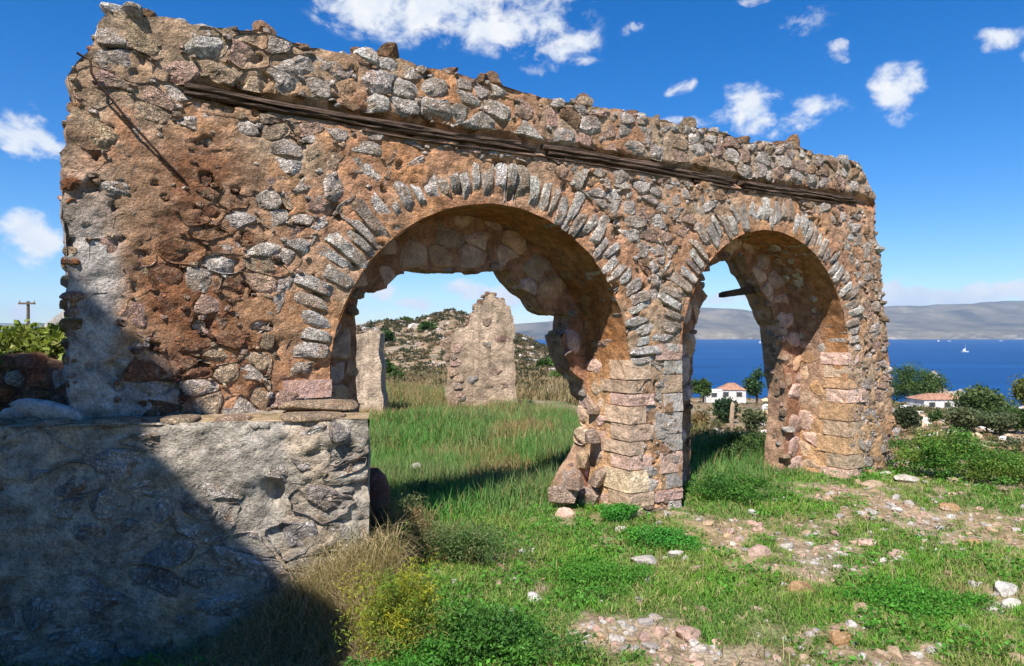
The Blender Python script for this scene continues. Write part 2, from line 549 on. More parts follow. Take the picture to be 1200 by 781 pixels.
def ground_z(x, y):
    x = np.asarray(x, float); y = np.asarray(y, float)
    R = np.sqrt(x*x+y*y); Y = np.maximum(y, .5); q = np.where(y > 0, x/Y, np.sign(x)*3)
    p = xyz(x, y)
    z = .05*fbm(p, .7, 3, 21)+.03*fbm(p, 2.6, 2, 22)
    z = z*sstep(R, 1, 4)
    right = sstep(q, .05+.05*sstep(R, 30, 60), .24)
    fall = -.15*np.clip(R-14, 0, 26)-.06*np.maximum(0, R-40)-.30*np.maximum(0, R-135)
    ub = (x-W_O[0])*W_D[0]+(y-W_O[1])*W_D[1]; bb = -((x-W_O[0])*W_N[0]+(y-W_O[1])*W_N[1])
    z = z-.36*sstep(bb, 1.2, 2.2)*(1-sstep(bb, 5, 9))*(1-sstep(ub, 2.0, 3.5))
    left = sstep(-q, .60, .72)*sstep(R, 6, 8)
    flat = -.03*np.clip(R-22, 0, 60)
    # the rocky hill across the hollow
    px = CX+q*FPX
    crest = EYE+(HY-np.interp(px, HILLX, HILLY))/FPX*260
    t = sstep(y, 70, 262); back = sstep(y, 270, 620)
    hz = flat*(1-t)+crest*t
    hz = hz*(1-back)+(-50)*back
    rug = fbm(xyz(x, y), .03, 4, 31)*5+fbm(xyz(x, y), .12, 3, 33)*1.6
    hz = hz+rug*t*(1-t*.72)
    z = z+np.where(y > 0, hz*(1-right), 0)+np.where(y > 0, fall*right, -.05*np.maximum(0, R-14))
    z = z+fbm(p, .05, 3, 41)*1.0*sstep(R, 25, 70)*right
    z = z+left*1.25*(1-sstep(R, 9, 40))
    # the ground lies lower in front of the retaining wall
    s = (x-LW_A[0])*LW_N[0]+(y-LW_A[1])*LW_N[1]; a = (x-LW_A[0])*LW_E[0]+(y-LW_A[1])*LW_E[1]
    z = z-.22*sstep(-a, -.4, .7)*sstep(s, -1.0, .2)*(1-sstep(s, 2.5, 4.5))
    return np.maximum(z, SEA_Z-14)

def on_ground(x, y):
    """place on the ground seen at a photograph pixel"""
    Y = EYE*FPX/max(8., y-HY)
    for _ in range(25):
        X = (x-CX)/FPX*Y
        z = float(ground_z(np.array([X]), np.array([Y]))[0])
        Y2 = (EYE-z)*FPX/max(8., y-HY)
        Y = Y+(Y2-Y)*.5
    return np.array([(x-CX)/FPX*Y, Y, z])

# patches of the near ground, traced from the photograph: bare stony soil (+) and lush green (-)
BARE = [(885, 640, 70, 32), (930, 655, 50, 20), (1150, 615, 70, 28), (1180, 640, 50, 26), (745, 735, 70, 34), (690, 720, 40, 26), (1000, 745, 60, 28), (850, 770, 70, 22),
        (1035, 600, 60, 18), (960, 580, 60, 12), (1010, 660, 40, 18), (1180, 700, 40, 40), (760, 655, 40, 12), (1100, 540, 60, 16), (680, 605, 50, 12), (720, 628, 40, 10), (930, 695, 40, 14), (640, 690, 30, 14), (1060, 770, 60, 20), (1150, 560, 60, 20)]
LUSH = [(720, 610, 40, 22), (780, 632, 50, 22), (690, 670, 60, 34), (640, 640, 60, 30), (560, 620, 60, 30), (950, 590, 60, 20), (860, 590, 60, 26), (1060, 690, 60, 40), (1090, 660, 60, 26),
        (820, 690, 50, 24), (590, 730, 90, 50), (880, 700, 30, 20), (960, 710, 50, 20), (1130, 740, 60, 30), (840, 740, 30, 14), (700, 770, 60, 20), (1110, 545, 50, 26), (1160, 545, 50, 24), (500, 600, 40, 30)]
def blobs(x, y, L):
    Y = np.maximum(y, .5)
    px = CX+x/Y*FPX; py = HY+EYE/Y*FPX
    r = np.zeros_like(px)
    for (bx, by, sx, sy) in L:
        r = np.maximum(r, np.exp(-((px-bx)/sx)**2-((py-by)/sy)**2))
    return r
BARE_G = None
def to_ground_blobs(L):
    out = []
    for (bx, by, sx, sy) in L:
        Y = EYE*FPX/(by-HY); out.append(((bx-CX)/FPX*Y, Y, sx/FPX*Y, max(.25, sy*Y*Y/(EYE*FPX))))
    return out
BARE_G = to_ground_blobs(BARE); LUSH_G = to_ground_blobs(LUSH)
def patch(x, y, L):
    r = np.zeros_like(x)
    for (bx, by, sx, sy) in L:
        r = np.maximum(r, np.exp(-((x-bx)/sx)**2-((y-by)/sy)**2))
    return r
def lushness(x, y):
    """0 bare soil ... 1 lush grass"""
    p = xyz(x, y)
    v = .50+.42*fbm(p, .9, 3, 61)+.30*fbm(p, 3.1, 3, 62)
    v = v+.15+.38*fbm(p, 9, 2, 63)-.52*patch(x, y, BARE_G)*(.75+.9*fbm(p, 5, 2, 64))+.45*patch(x, y, LUSH_G)
    return np.clip(v, 0, 1)

def ground_tint(x, y, z):
    p = xyz(x, y)
    lv = lushness(x, y)
    soil = np.array([.30, .225, .15])+np.outer(fbm(p, 1.7, 3, 71), [.07, .02, .0])
    soil = soil+np.outer(fbm(p, 6, 3, 72), [.06, .055, .05])
    green = np.array([.085, .135, .032])+np.outer(fbm(p, 2.3, 3, 73), [.03, .03, .008])
    straw = np.array([.26, .20, .095])
    k = sstep(lv, .35, .8)[:, None]
    c = soil*(1-k)+green*k
    k2 = (sstep(fbm(p, 1.1, 3, 74), .05, .4)*.5)[:, None]
    c = c*(1-k2)+straw*k2
    # dry slope further off, the scrub hill across the hollow
    R = np.sqrt(x*x+y*y)
    kd = sstep(R, 16, 34)[:, None]
    far = np.array([.27, .185, .105])+np.outer(fbm(p, .09, 4, 75), [.10, .07, .05])
    gr = sstep(fbm(p, .16, 4, 76), .02, .35)[:, None]*.75
    far = far*(1-gr)+np.array([.085, .09, .035])*gr
    rk = sstep(fbm(p, .35, 4, 77), .12, .40)[:, None]*.45
    far = far*(1-rk)+np.array([.40, .36, .31])*rk
    return np.clip(c*(1-kd)+far*kd, .01, .8)

def build_ground():
    # graded sheet: fine near the ruin, coarse to the shore
    def graded(lo, hi, fine_lo, fine_hi, step, growth):
        v = [fine_lo]
        while v[-1] < fine_hi: v.append(v[-1]+step)
        s = step
        while v[-1] < hi: s *= growth; v.append(v[-1]+s)
        s = step; w = [fine_lo]
        while w[-1] > lo: s *= growth; w.append(w[-1]-s)
        return np.array(w[:0:-1]+v)
    gx = graded(-420, 900, -7, 9.5, .11, 1.055); gy = graded(-160, 760, 2.5, 22, .11, 1.035)
    X, Y = np.meshgrid(gx, gy, indexing='ij'); x = X.ravel(); y = Y.ravel()
    z = ground_z(x, y)
    V = np.stack([x, y, z], 1)
    me = mesh_arrays('ground', V, grid_faces(len(gx), len(gy)), ground_tint(x, y, z))
    F = me
    o = link('ground', me, M_SOIL); tag(o, kind='structure')
    me.materials.append(M_HILL)
    cen = np.empty(len(me.polygons)*3); me.polygons.foreach_get('center', cen); cen = cen.reshape(-1, 3)
    mi = (np.hypot(cen[:, 0], cen[:, 1]) > 40).astype(np.int32)
    me.polygons.foreach_set('material_index', mi)
    return o
build_ground()

def build_sea():
    bm = bmesh.new()
    vs = [bm.verts.new(v) for v in ((-14000, -150, SEA_Z), (14000, -150, SEA_Z), (14000, 14000, SEA_Z), (-14000, 14000, SEA_Z))]
    bm.faces.new(vs)
    tag(bmesh_to('sea', bm, M_SEA), kind='structure')
    # the mainland across the strait
    ax = np.linspace(-.95, 1.15, 520); ry = np.linspace(6700, 11200, 60)
    A, Y = np.meshgrid(ax, ry, indexing='ij'); a = A.ravel(); y = Y.ravel(); x = a*y
    px = CX+a*FPX
    top = np.interp(px, [-200, 300, 560, 640, 800, 870, 930, 1040, 1100, 1200, 1500], [378, 380, 384, 378, 358, 362, 372, 362, 359, 354, 350])
    t = sstep(y, 6800, 10300)*.85+.15*sstep(y, 6700, 7200)
    crest = EYE+(HY-top)/FPX*10300
    n = fbm(xyz(x/1000, y/1000), .8, 5, 81)
    z = SEA_Z-3+(crest-SEA_Z)*np.clip(t*(1+.30*n*(1-t*.8))+.045*n*t, 0, 1.3)*(1-.25*sstep(y, 10400, 11200))+70*fbm(xyz(x/1000, y/1000), 2.4, 4, 85)*sstep(y, 7300, 9000)*(1-sstep(y, 9000, 10300))
    c = np.array([.13, .105, .06])+np.outer(fbm(xyz(x/1000, y/3000), 3.0, 4, 83, .65), [.14, .11, .07])
    low = (1-sstep(y, 6800, 7150))[:, None]*sstep(fbm(xyz(x/1000, y/1000), 16, 3, 84), .18, .4)[:, None]*.6
    c = c*(1-low)+np.array([.40, .36, .31])*low
    me = mesh_arrays('mainland_hills', np.stack([x, y, z], 1), grid_faces(len(ax), len(ry)), np.clip(c, .02, .8))
    tag(link('mainland_hills', me, M_FARLAND), kind='structure')
build_sea()

# ------------------------------------------------------------------ the arched wall
def wall_u(px):
    q = (np.asarray(px, float)-CX)/FPX
    return q
def px_to_wall(x, y, b=0.0):
    """(u, z) where the ray of a photograph pixel meets the plane b metres behind the wall's face"""
    q = (x-CX)/FPX
    ox, oy = W_O-b*W_N
    u = (q*oy-ox)/(W_D[0]-q*W_D[1])
    Z = oy+u*W_D[1]
    return np.array([u, EYE+(HY-y)/FPX*Z])
def wall_px(u, z, b=0.0):
    X = W_O[0]+u*W_D[0]-b*W_N[0]; Y = W_O[1]+u*W_D[1]-b*W_N[1]
    return CX+X/Y*FPX, HY-(z-EYE)/Y*FPX
def FW(b0=0.0):
    def F(a, c, h):
        a = np.atleast_1d(np.asarray(a, float)); h = np.atleast_1d(np.asarray(h, float))-b0
        return np.stack([W_O[0]+a*W_D[0]+h*W_N[0], W_O[1]+a*W_D[1]+h*W_N[1], np.asarray(c, float)+0*a], 1)
    return F

THICK = 1.15; BACKF = .80
ARCH = [dict(c=-.16, r=1.735, s=1.70), dict(c=4.03, r=1.66, s=1.84)]
for A in ARCH: A['l'] = A['c']-A['r']; A['rt'] = A['c']+A['r']

TOPPX = [(125, 10), (150, 15), (200, 23), (250, 34), (300, 36), (318, 41), (340, 52), (380, 58), (440, 67), (470, 71), (500, 79), (540, 89), (575, 97), (600, 106), (650, 116), (690, 123),
         (720, 129), (770, 139), (800, 148), (850, 156), (870, 166), (900, 169), (930, 168), (950, 179), (1000, 190), (1008, 193)]
RIGHTPX = [(1018, 215), (1026, 240), (1024, 270), (1031, 300), (1035, 360), (1041, 410), (1045, 470), (1051, 510), (1058, 556)]
LEFTPX = [(80, 470), (76, 300), (74, 250), (72, 185), (77, 160), (75, 140), (86, 120), (82, 88), (93, 74), (106, 60), (114, 26)]
def opening(A, z0=-.4):
    th = np.linspace(math.pi, 0, 60)
    arc = np.stack([A['c']+A['r']*np.cos(th), A['s']+A['r']*np.sin(th)], 1)
    return np.concatenate([[[A['l'], z0]], arc, [[A['rt'], z0]]])
top_uz = [px_to_wall(*p) for p in TOPPX]; right_uz = [px_to_wall(*p) for p in RIGHTPX]; left_uz = [px_to_wall(*p) for p in LEFTPX]
OUT = np.array(top_uz+right_uz+[[right_uz[-1][0], -.3], [left_uz[0][0], -.3]]+left_uz)
OUTR = roughen(OUT, .035, 5, 5)
TOPU = np.array([p[0] for p in top_uz]); TOPZ = np.array([p[1] for p in top_uz])
BEAM_Z = 4.075; BEAM_U = (-3.07, 6.36)
RUIN_BASE = np.array([W_O[0]+1.9*W_D[0], W_O[1]+1.9*W_D[1], 0.0])
ruin = empty('ruined_arch_wall', RUIN_BASE, 'tall ruined rubble stone wall with two round arches, roofless and ragged along its top', 'ruin')

def wall_tint(u, z, b=0.0):
    """mortar colour over the face: rust-red wash left of the big arch, grey plaster remains at the far left, ochre round the arches"""
    px, py = wall_px(u, z, b)
    p = xyz(u, z, 3.0)
    n = fbm(p, 1.3, 4, 101); n2 = fbm(p, 4.0, 4, 102); n3 = fbm(p, .6, 3, 103)
    c = np.tile(MORT, (len(px), 1))
    def blend(c, col, w): return c*(1-w[:, None])+np.asarray(col)*w[:, None]
    c = blend(c, MGREY, np.clip(.35+1.1*n, 0, .8))
    c = blend(c, np.array([.47, .225, .095]), np.clip(1.3*fbm(p, 2.6, 4, 107)+.15, 0, .6))
    left = 1-sstep(px, 150, 420)
    c = blend(c, MGREY*.92, left*np.clip(.55+n2, 0, .8))
    # rust wash
    rw = np.exp(-((px-225-30*n)/58)**2)*sstep(py, 120, 200)*(.75+.9*n2)
    rw = np.maximum(rw, np.exp(-((px-215)/70)**2-((py-330)/90)**2)*(.9+.7*n2))
    rw = np.maximum(rw, np.exp(-((px-270)/60)**2-((py-420)/60)**2)*(.7+.8*n2))
    c = blend(c, RUST*1.15, np.clip(rw*1.25, 0, .9))
    wisp = sstep(n3+.6*n2, .15, .6)*.55
    c = blend(c, BROWN, wisp*(1-left*.4))
    # old grey lime plaster at the foot of the far left end
    pl = (1-sstep(px+25*n2, 118, 150))*sstep(py+40*n, 150, 330)
    pl = np.maximum(pl, (1-sstep(px+40*n, 150, 235))*sstep(py+30*n2, 410, 450))
    c = blend(c, [.40, .375, .35], np.clip(pl, 0, .85))
    # weathered ochre at the foot of the piers
    oc = sstep(px, 560, 720)*sstep(py+40*n2, 420, 540)
    c = blend(c, [.50, .30, .15], np.clip(oc*(.6+.8*n), 0, .75))
    up = 1-sstep(z, 4.0, 4.5)
    c = blend(c, MGREY*1.05, (1-up)*np.clip(.3+n, 0, .6))
    return np.clip(c*(1+.18*fbm(p, 9, 3, 105))[:, None], .02, .7)

def near_beam(u, z, tol):
    return (abs(z-BEAM_Z-0.02*np.sin(u*1.3)) < tol) & (u > BEAM_U[0]-.05) & (u < BEAM_U[1]+.05)

def front_h(u, z):
    p = xyz(u, z)
    h = .022*fbm(p, 2.2, 3, 111)+.024*fbm(p, 6, 4, 112, .62)+.014*(.35-np.abs(fbm(p, 11, 3, 114)))+.008*fbm(p, 22, 2, 113)-.002-.07*sstep(fbm(p, 6.5, 3, 116), .36, .52)
    slot = np.exp(-((z-BEAM_Z-.02)/.075)**4)*(u > BEAM_U[0]-.1)*(u < BEAM_U[1]+.1)
    return h-.075*slot

def arch_path(A, step=.045, z0=-.35):
    n1 = int((A['s']-z0)/step); n2 = int(math.pi*A['r']/step)
    L = [(A['l'], z0+(A['s']-z0)*i/n1, 1., 0.) for i in range(n1)]
    for i in range(n2):
        th = math.pi*(1-i/n2)
        L.append((A['c']+A['r']*math.cos(th), A['s']+A['r']*math.sin(th), -math.cos(th), -math.sin(th)))
    L += [(A['rt'], A['s']-(A['s']-z0)*i/n1, -1., 0.) for i in range(n1+1)]
    return np.array(L)

# the ragged openings broken through the thinner backing behind each arch
def breach(left, rest):
    return np.array([px_to_wall(x, y, BACKF) for (x, y) in left]+[px_to_wall(x, y, THICK-.05) for (x, y) in rest])
HOLE = [breach([(424, 700), (420, 480), (417, 430), (417, 395), (415, 372), (421, 346)],
               [(441, 341), (446, 332), (460, 322), (474, 318), (505, 320), (541, 319), (546, 323), (581, 318), (588, 331), (601, 345),
                (611, 350), (620, 365), (632, 370), (652, 368), (650, 388), (640, 394), (646, 414), (656, 436), (668, 444), (671, 462), (682, 470), (686, 500), (672, 528), (655, 555), (640, 588), (636, 640)]),
        breach([(806, 640), (808, 560), (811, 430), (814, 385), (820, 362), (830, 346), (821, 336), (818, 322)],
               [(824, 309), (840, 301), (854, 306), (860, 320), (868, 332), (872, 342), (879, 352), (884, 366), (893, 384),
                (897, 420), (903, 460), (902, 500), (898, 545), (896, 600)])]
HOLE = [roughen(h, .03, 6, 120+i) for i, h in enumerate(HOLE)]

def strip_arrays(path, b0, b1, nb, amp, seed):
    """a rough band through the thickness of the wall along a path in its plane"""
    p = np.asarray(path, float); n = len(p)
    bs = np.linspace(b0, b1, nb)
    U = np.repeat(p[:, 0], nb); Zc = np.repeat(p[:, 1], nb); B = np.tile(bs, n)
    q = xyz(U, Zc, B)
    inner = np.tile((np.arange(nb) > 0) & (np.arange(nb) < nb-1), n)
    U = U+amp*fbm(q, 5, 3, seed)*inner; Zc = Zc+amp*fbm(q, 5, 3, seed+7)*inner
    X = W_O[0]+U*W_D[0]-B*W_N[0]; Y = W_O[1]+U*W_D[1]-B*W_N[1]
    return np.stack([X, Y, Zc], 1), grid_faces(n, nb), U, Zc, B

def build_wall_body():
    Vs, Fs, Ts = [], [], []; base = 0
    def add(V, F, T):
        nonlocal base
        Vs.append(V); Fs.append(F+base); Ts.append(T); base += len(V)
    ops = [opening(A) for A in ARCH]
    P, F = region_grid(OUTR, ops, .021)
    add(FW()(P[:, 0], P[:, 1], front_h(P[:, 0], P[:, 1])), F, wall_tint(P[:, 0], P[:, 1]))
    # soffits and jambs
    for k, A in enumerate(ARCH):
        L = arch_path(A); nb = 22; bs = np.linspace(-.005, BACKF+.05, nb)
        n = len(L)
        U = np.repeat(L[:, 0], nb); Z = np.repeat(L[:, 1], nb); B = np.tile(bs, n)
        nx = np.repeat(L[:, 2], nb); nz = np.repeat(L[:, 3], nb)
        q = xyz(U, Z, B)
        h = .014*fbm(q, 2.5, 3, 131+k)+.016*fbm(q, 8, 4, 135+k)
        h = np.where(B < .03, np.clip(h, -.01, .012), h)
        U2 = U+h*nx; Z2 = Z+h*nz
        V = np.stack([W_O[0]+U2*W_D[0]-B*W_N[0], W_O[1]+U2*W_D[1]-B*W_N[1], Z2], 1)
        nn = fbm(q, 1.6, 4, 140+k)[:, None]
        T = np.array([.37, .155, .055])*(1-np.clip(.35+nn, 0, 1))+np.array([.40, .225, .115])*np.clip(.35+nn, 0, 1)
        lowm = ((1-sstep(Z, 1.0, 2.1))*(U > A['c']))[:, None]
        T = T*(1-.8*lowm)+np.array([.60, .37, .20])*.8*lowm
        if k == 1:
            pk = (sstep(U, A['c']+.5, A['rt'])*sstep(B, .25, .5)*sstep(Z, .6, 1.2))[:, None]*.75
            T = T*(1-pk)+np.array([.35, .23, .17])*pk
        T = T*(1+.25*fbm(q, 6, 3, 150+k))[:, None]
        add(V, grid_faces(n, nb), np.clip(T, .02, .7))
    # backing: its face seen through the arches, its rear, and the broken edges
    outer_in = OUT+np.array([0, 0])
    for (b, seed, face) in ((BACKF, 161, 1), (THICK, 165, 0)):
        P, F = region_grid(OUTR, HOLE, .05 if face else .08)
        q = xyz(P[:, 0], P[:, 1], b)
        h = .03*fbm(q, 4, 4, seed)*(1 if face else -1)
        n1 = fbm(q, 2, 3, seed+3)[:, None]
        T = np.array([.34, .17, .10])+n1*np.array([.10, .05, .04])
        if not face:
            F = F[:, ::-1]; T = np.array([.32, .22, .14])+n1*np.array([.08, .05, .03])
        add(FW(b)(P[:, 0], P[:, 1], h), F, np.clip(T, .02, .7))
    for i, hpoly in enumerate(HOLE):
        V, F, U, Z, B = strip_arrays(hpoly, BACKF, THICK, 7, .03, 171+i)
        add(V, F, np.tile(np.array([.36, .22, .14]), (len(V), 1))*(1+.3*fbm(xyz(U, Z, B), 5, 3, 175)[:, None]))
    V, F, U, Z, B = strip_arrays(np.concatenate([OUTR, OUTR[:1]]), 0, THICK, 16, .06, 181)
    add(V, F, wall_tint(U, Z))
    me = mesh_arrays('wall_core', np.concatenate(Vs), np.concatenate(Fs), np.concatenate(Ts))
    link('wall_core', me, M_MORTAR, ruin)
build_wall_body()

class Stones:
    """collects stones of one thing; the largest `cap` become parts, the rest one part of kind stuff"""
    def __init__(self, parent, name, mat, cap=300):
        self.L = []; self.parent = parent; self.name = name; self.mat = mat; self.cap = cap
    def add(self, V, F, tint, area):
        if not isinstance(F, (list, tuple)): F = [F]
        self.L.append((area, V, F, tint))
    def build(self):
        L = sorted(self.L, key=lambda s: -s[0])
        for (area, V, F, tint) in L[:self.cap]:
            me = mesh_arrays(self.name, V, F, tint, smooth=False)
            link(self.name, me, self.mat, self.parent, V.mean(0))
        rest = L[self.cap:]
        if rest:
            Vs, Q, T3, Ts = [], [], [], []; base = 0
            for (_, V, F, tint) in rest:
                Vs.append(V)
                for f in F: (Q if f.shape[1] == 4 else T3).append(f+base)
                Ts.append(np.broadcast_to(np.asarray(tint), (len(V), 3)) if np.ndim(tint) == 1 else tint); base += len(V)
            FF = ([np.concatenate(Q)] if Q else [])+([np.concatenate(T3)] if T3 else [])
            o = link(self.name+'_rubble', mesh_arrays(self.name+'_rubble', np.concatenate(Vs), FF, np.concatenate(Ts), smooth=False), self.mat, self.parent)
            tag(o, kind='stuff')
        return len(L)

def vary(c, rs, s=.12):
    return np.clip(np.asarray(c)*rs.normal(1, s)+rs.normal(0, .005, 3), .03, .75)

def stone_col(rs, px, py):
    r = rs.random()
    if px < 330:
        pick = [(GREY, .33), (MGREY*1.25, .33), (PINK*.95, .16), (LIGHT, .08), (TAN*.8, .1)]
        if 165 < px < 300 and py > 150 and rs.random() < .55: return vary([.23, .105, .055], rs)
    elif py > 400 or px > 950:
        pick = [(GREY, .34), (LIGHT, .2), (PINK, .2), (TAN, .16), (BROWN*1.3, .1)]
    else:
        pick = [(GREY, .38), (LIGHT, .32), (PINK, .13), (TAN, .09), (BROWN*1.3, .08)]
    for c, w in pick:
        r -= w
        if r <= 0: return vary(np.asarray(c)*.82+np.array([.46, .29, .20])*.2, rs, .10)
    return vary(GREY, rs)

def build_wall_stones():
    rs = np.random.default_rng(11)
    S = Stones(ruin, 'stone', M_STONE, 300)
    F = FW()
    cells = []; CH = []
    def chips(poly, px, py):
        # small pinning stones pushed into the joints
        for v in poly[rs.random(len(poly)) < .42]:
            sz = rs.uniform(.02, .05); bad = near_beam(v[:1], v[1:2], .1)[0] or not in_poly(v[None], OUTR)[0]
            for A in ARCH:
                if A['l'] < v[0] < A['rt'] and v[1] < A['s'] or math.hypot(v[0]-A['c'], v[1]-A['s']) < A['r']+.45 and v[1] > A['s']-.1: bad = True
            if bad: continue
            th = np.sort(rs.uniform(0, 6.28, 7)); el = rs.uniform(.45, .9)
            CH.append((v+np.stack([np.cos(th), np.sin(th)*el], 1)*sz*rs.uniform(.7, 1.2, (7, 1)), px, py))
    # left of the big arch the stones are larger and half buried in mortar
    for (sx, poly) in voronoi_cells(-4.1, 7.3, -.2, 4.75, .138, .24, rs, jit=.5, drop=.15): cells.append((sx, poly, 0))
    for (c, poly, _) in cells:
        cen = poly.mean(0); u, z = cen
        px, py = wall_px(u, z)
        if u < -1.0 and z < 1.30: continue
        if z < -.02: continue
        if not in_poly(cen[None], OUTR)[0]: continue
        bad = False; ring = .50
        for A in ARCH:
            if z < A['s']+.05 and A['l']-.02 < u < A['rt']+.0: bad = True
            r = math.hypot(u-A['c'], z-A['s'])
            if z >= A['s']-.1 and r < A['r']+ring*.8: bad = True
        if bad or near_beam(np.array([u]), np.array([z]), .07)[0]: continue
        p2 = poly.copy()
        for A in ARCH:
            v = p2-np.array([A['c'], A['s']]); rr = np.linalg.norm(v, axis=1)
            m = (rr < A['r']+ring) & (p2[:, 1] > A['s']-.1)
            p2[m] = np.array([A['c'], A['s']])+v[m]/rr[m][:, None]*(A['r']+ring)
            m = (p2[:, 1] < A['s']) & (p2[:, 0] > A['l']-.01) & (p2[:, 0] < A['rt']+.01)
            p2[m, 0] = A['l']-.01 if u < A['c'] else A['rt']+.01
        d = p2[:, 1]-BEAM_Z-.02*np.sin(p2[:, 0]*1.3)
        m = (abs(d) < .075) & (BEAM_U[0] < u < BEAM_U[1])
        p2[m, 1] = BEAM_Z+.02*np.sin(p2[m, 0]*1.3)+(.08 if z > BEAM_Z else -.08)
        for _ in range(4):
            ins = in_poly(p2, OUTR); p2[~ins] = cen+(p2[~ins]-cen)*.72
        tz = np.interp(p2[:, 0], TOPU, TOPZ); p2[:, 1] = np.minimum(p2[:, 1], tz+.03)
        proud = rs.uniform(-.002, .026)
        if px < 330: proud = rs.uniform(-.020, .018)
        elif px < 480: proud = rs.uniform(-.002, .026)
        if z > 4.15: proud += .008
        if px < 135 and py > 180: proud -= .03
        if proud < -.017: continue
        V, q, t, ar = stone_arrays(p2, F, proud, .06, rs, inset=rs.uniform(.004, .018), n=16, rough=.55, tilt=.05, wob=.055)
        chips(poly, px, py)
        S.add(V, [q, t], stone_col(rs, px, py), ar)
    for (pl, px, py) in CH:
        V, q, t, ar = stone_arrays(pl, F, rs.uniform(.0, .03), .04, rs, inset=0, n=6, rough=.8, tilt=.15, wob=.05)
        S.add(V, [q, t], stone_col(rs, px, py), ar*.2)
    print('wall stones', S.build())
    # arch rings: long narrow stones on edge
    for k, A in enumerate(ARCH):
        th = .02
        while th < math.pi-.03:
            w = rs.uniform(.065, .125)/A['r']
            t0, t1 = th, min(th+w, math.pi-.01); th += w+rs.uniform(.012, .035)/A['r']
            r0 = A['r']+rs.uniform(.002, .03); r1 = A['r']+rs.uniform(.38, .52)
            sk = rs.normal(0, .012)
            poly = []
            for (r, t) in ((r0, t0), ((r0+r1)/2, t0), (r1, t0+sk), (r1, t1+sk), ((r0+r1)/2, t1), (r0, t1)):
                poly.append((A['c']+r*math.cos(t), A['s']+r*math.sin(t)))
            V, q, tt, ar = stone_arrays(np.array(poly), F, rs.uniform(.022, .036), .30, rs, inset=.0, n=14, rough=.4, tilt=.05, wob=.03)
            me = mesh_arrays('voussoir', V, [q, tt], vary([GREY*1.05, LIGHT, GREY*1.12, np.array([.52, .42, .34])][rs.integers(4)], rs), smooth=False)
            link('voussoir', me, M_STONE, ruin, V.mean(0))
    # squared corner stones at the jambs
    for (A, side) in ((ARCH[0], 1), (ARCH[1], 1), (ARCH[0], -1), (ARCH[1], -1)):
        z = -.05 if not (A is ARCH[0] and side < 0) else 1.35
        u0 = A['rt'] if side > 0 else A['l']
        k = 0
        while z < A['s']+.02:
            hgt = rs.uniform(.14, .27); ln = rs.uniform(.30, .46) if k % 2 else rs.uniform(.18, .28); dp = rs.uniform(.30, .40) if k % 2 else rs.uniform(.38, .50)
            if A is ARCH[0] and side > 0: ln = min(ln, .36)
            bm = bmesh.new()
            bmesh.ops.create_cube(bm, size=1)
            bmesh.ops.subdivide_edges(bm, edges=bm.edges[:], cuts=3, use_grid_fill=True)
            V = np.array([v.co[:] for v in bm.verts])
            Fq = np.array([[v.index for v in f.verts] for f in bm.faces]); bm.free()
            e = np.max(np.abs(V), axis=1, keepdims=True); nrm = V/np.linalg.norm(V, axis=1, keepdims=True)
            V = V*.99+nrm*.5*.012
            off = rs.uniform(0, 90)
            V = V+.04*np.stack([fbm(V+off+i*9, 2.6, 4, 7, .65) for i in range(3)], 1)
            pr = rs.uniform(.010, .022)
            u = u0-side*pr+side*(V[:, 0]*.5+.25)*2*ln*.5 if False else u0+side*((V[:, 0]+.5)*(ln+pr)-pr)
            b = (V[:, 1]+.5)*(dp+pr)-pr; zz = z+(V[:, 2]+.5)*(hgt-.016)
            W = FW()(u, zz, -b)
            if side < 0: Fq = Fq[:, ::-1]
            px, py = wall_px(u0, z)
            cc = vary(([CREAM*1.08, CREAM*.98, np.array([.60, .37, .20]), np.array([.58, .43, .29]), PINK*1.28] if side > 0 else [GREY*.8, TAN, GREY*.75, PINK, TAN])[rs.integers(5)], rs)
            link('corner_stone', mesh_arrays('corner_stone', W, Fq, cc, smooth=False), M_SMOOTH, ruin, W.mean(0))
            z += hgt; k += 1
    # flat stones of the jambs and soffits
    for k, A in enumerate(ARCH):
        J = Stones(ruin, 'jamb_stone', M_SMOOTH, 90)
        def FJ(a, c, h, A=A):
            a = np.atleast_1d(np.asarray(a, float)); h = np.atleast_1d(np.asarray(h, float))
            return np.stack([W_O[0]+(A['rt']-h)*W_D[0]-a*W_N[0], W_O[1]+(A['rt']-h)*W_D[1]-a*W_N[1], np.asarray(c, float)+0*a], 1)
        for (c, poly) in voronoi_cells(.38, .98, 0, A['s']+.1, .2, .3, rs, drop=.05):
            V, q, t, ar = stone_arrays(poly, FJ, rs.uniform(.002, .016), .05, rs, inset=.006, n=14, rough=.4, wob=.025, tilt=.05)
            J.add(V, [q[:, ::-1], t[:, ::-1]], vary([PINK*1.2, CREAM*.95, PINK*1.1, CREAM*.85, OCHRE*1.1][rs.integers(5)], rs), ar)
        J.build()
        # soffit stones, low relief in the mortar
        J = Stones(ruin, 'soffit_stone', M_SMOOTH, 110)
        def FS(a, c, h, A=A):
            th = np.asarray(a, float)/A['r']; r = A['r']-np.asarray(h, float); b = np.asarray(c, float)
            U = A['c']+r*np.cos(th); Z = A['s']+r*np.sin(th)
            return np.stack([W_O[0]+U*W_D[0]-b*W_N[0], W_O[1]+U*W_D[1]-b*W_N[1], Z], 1)
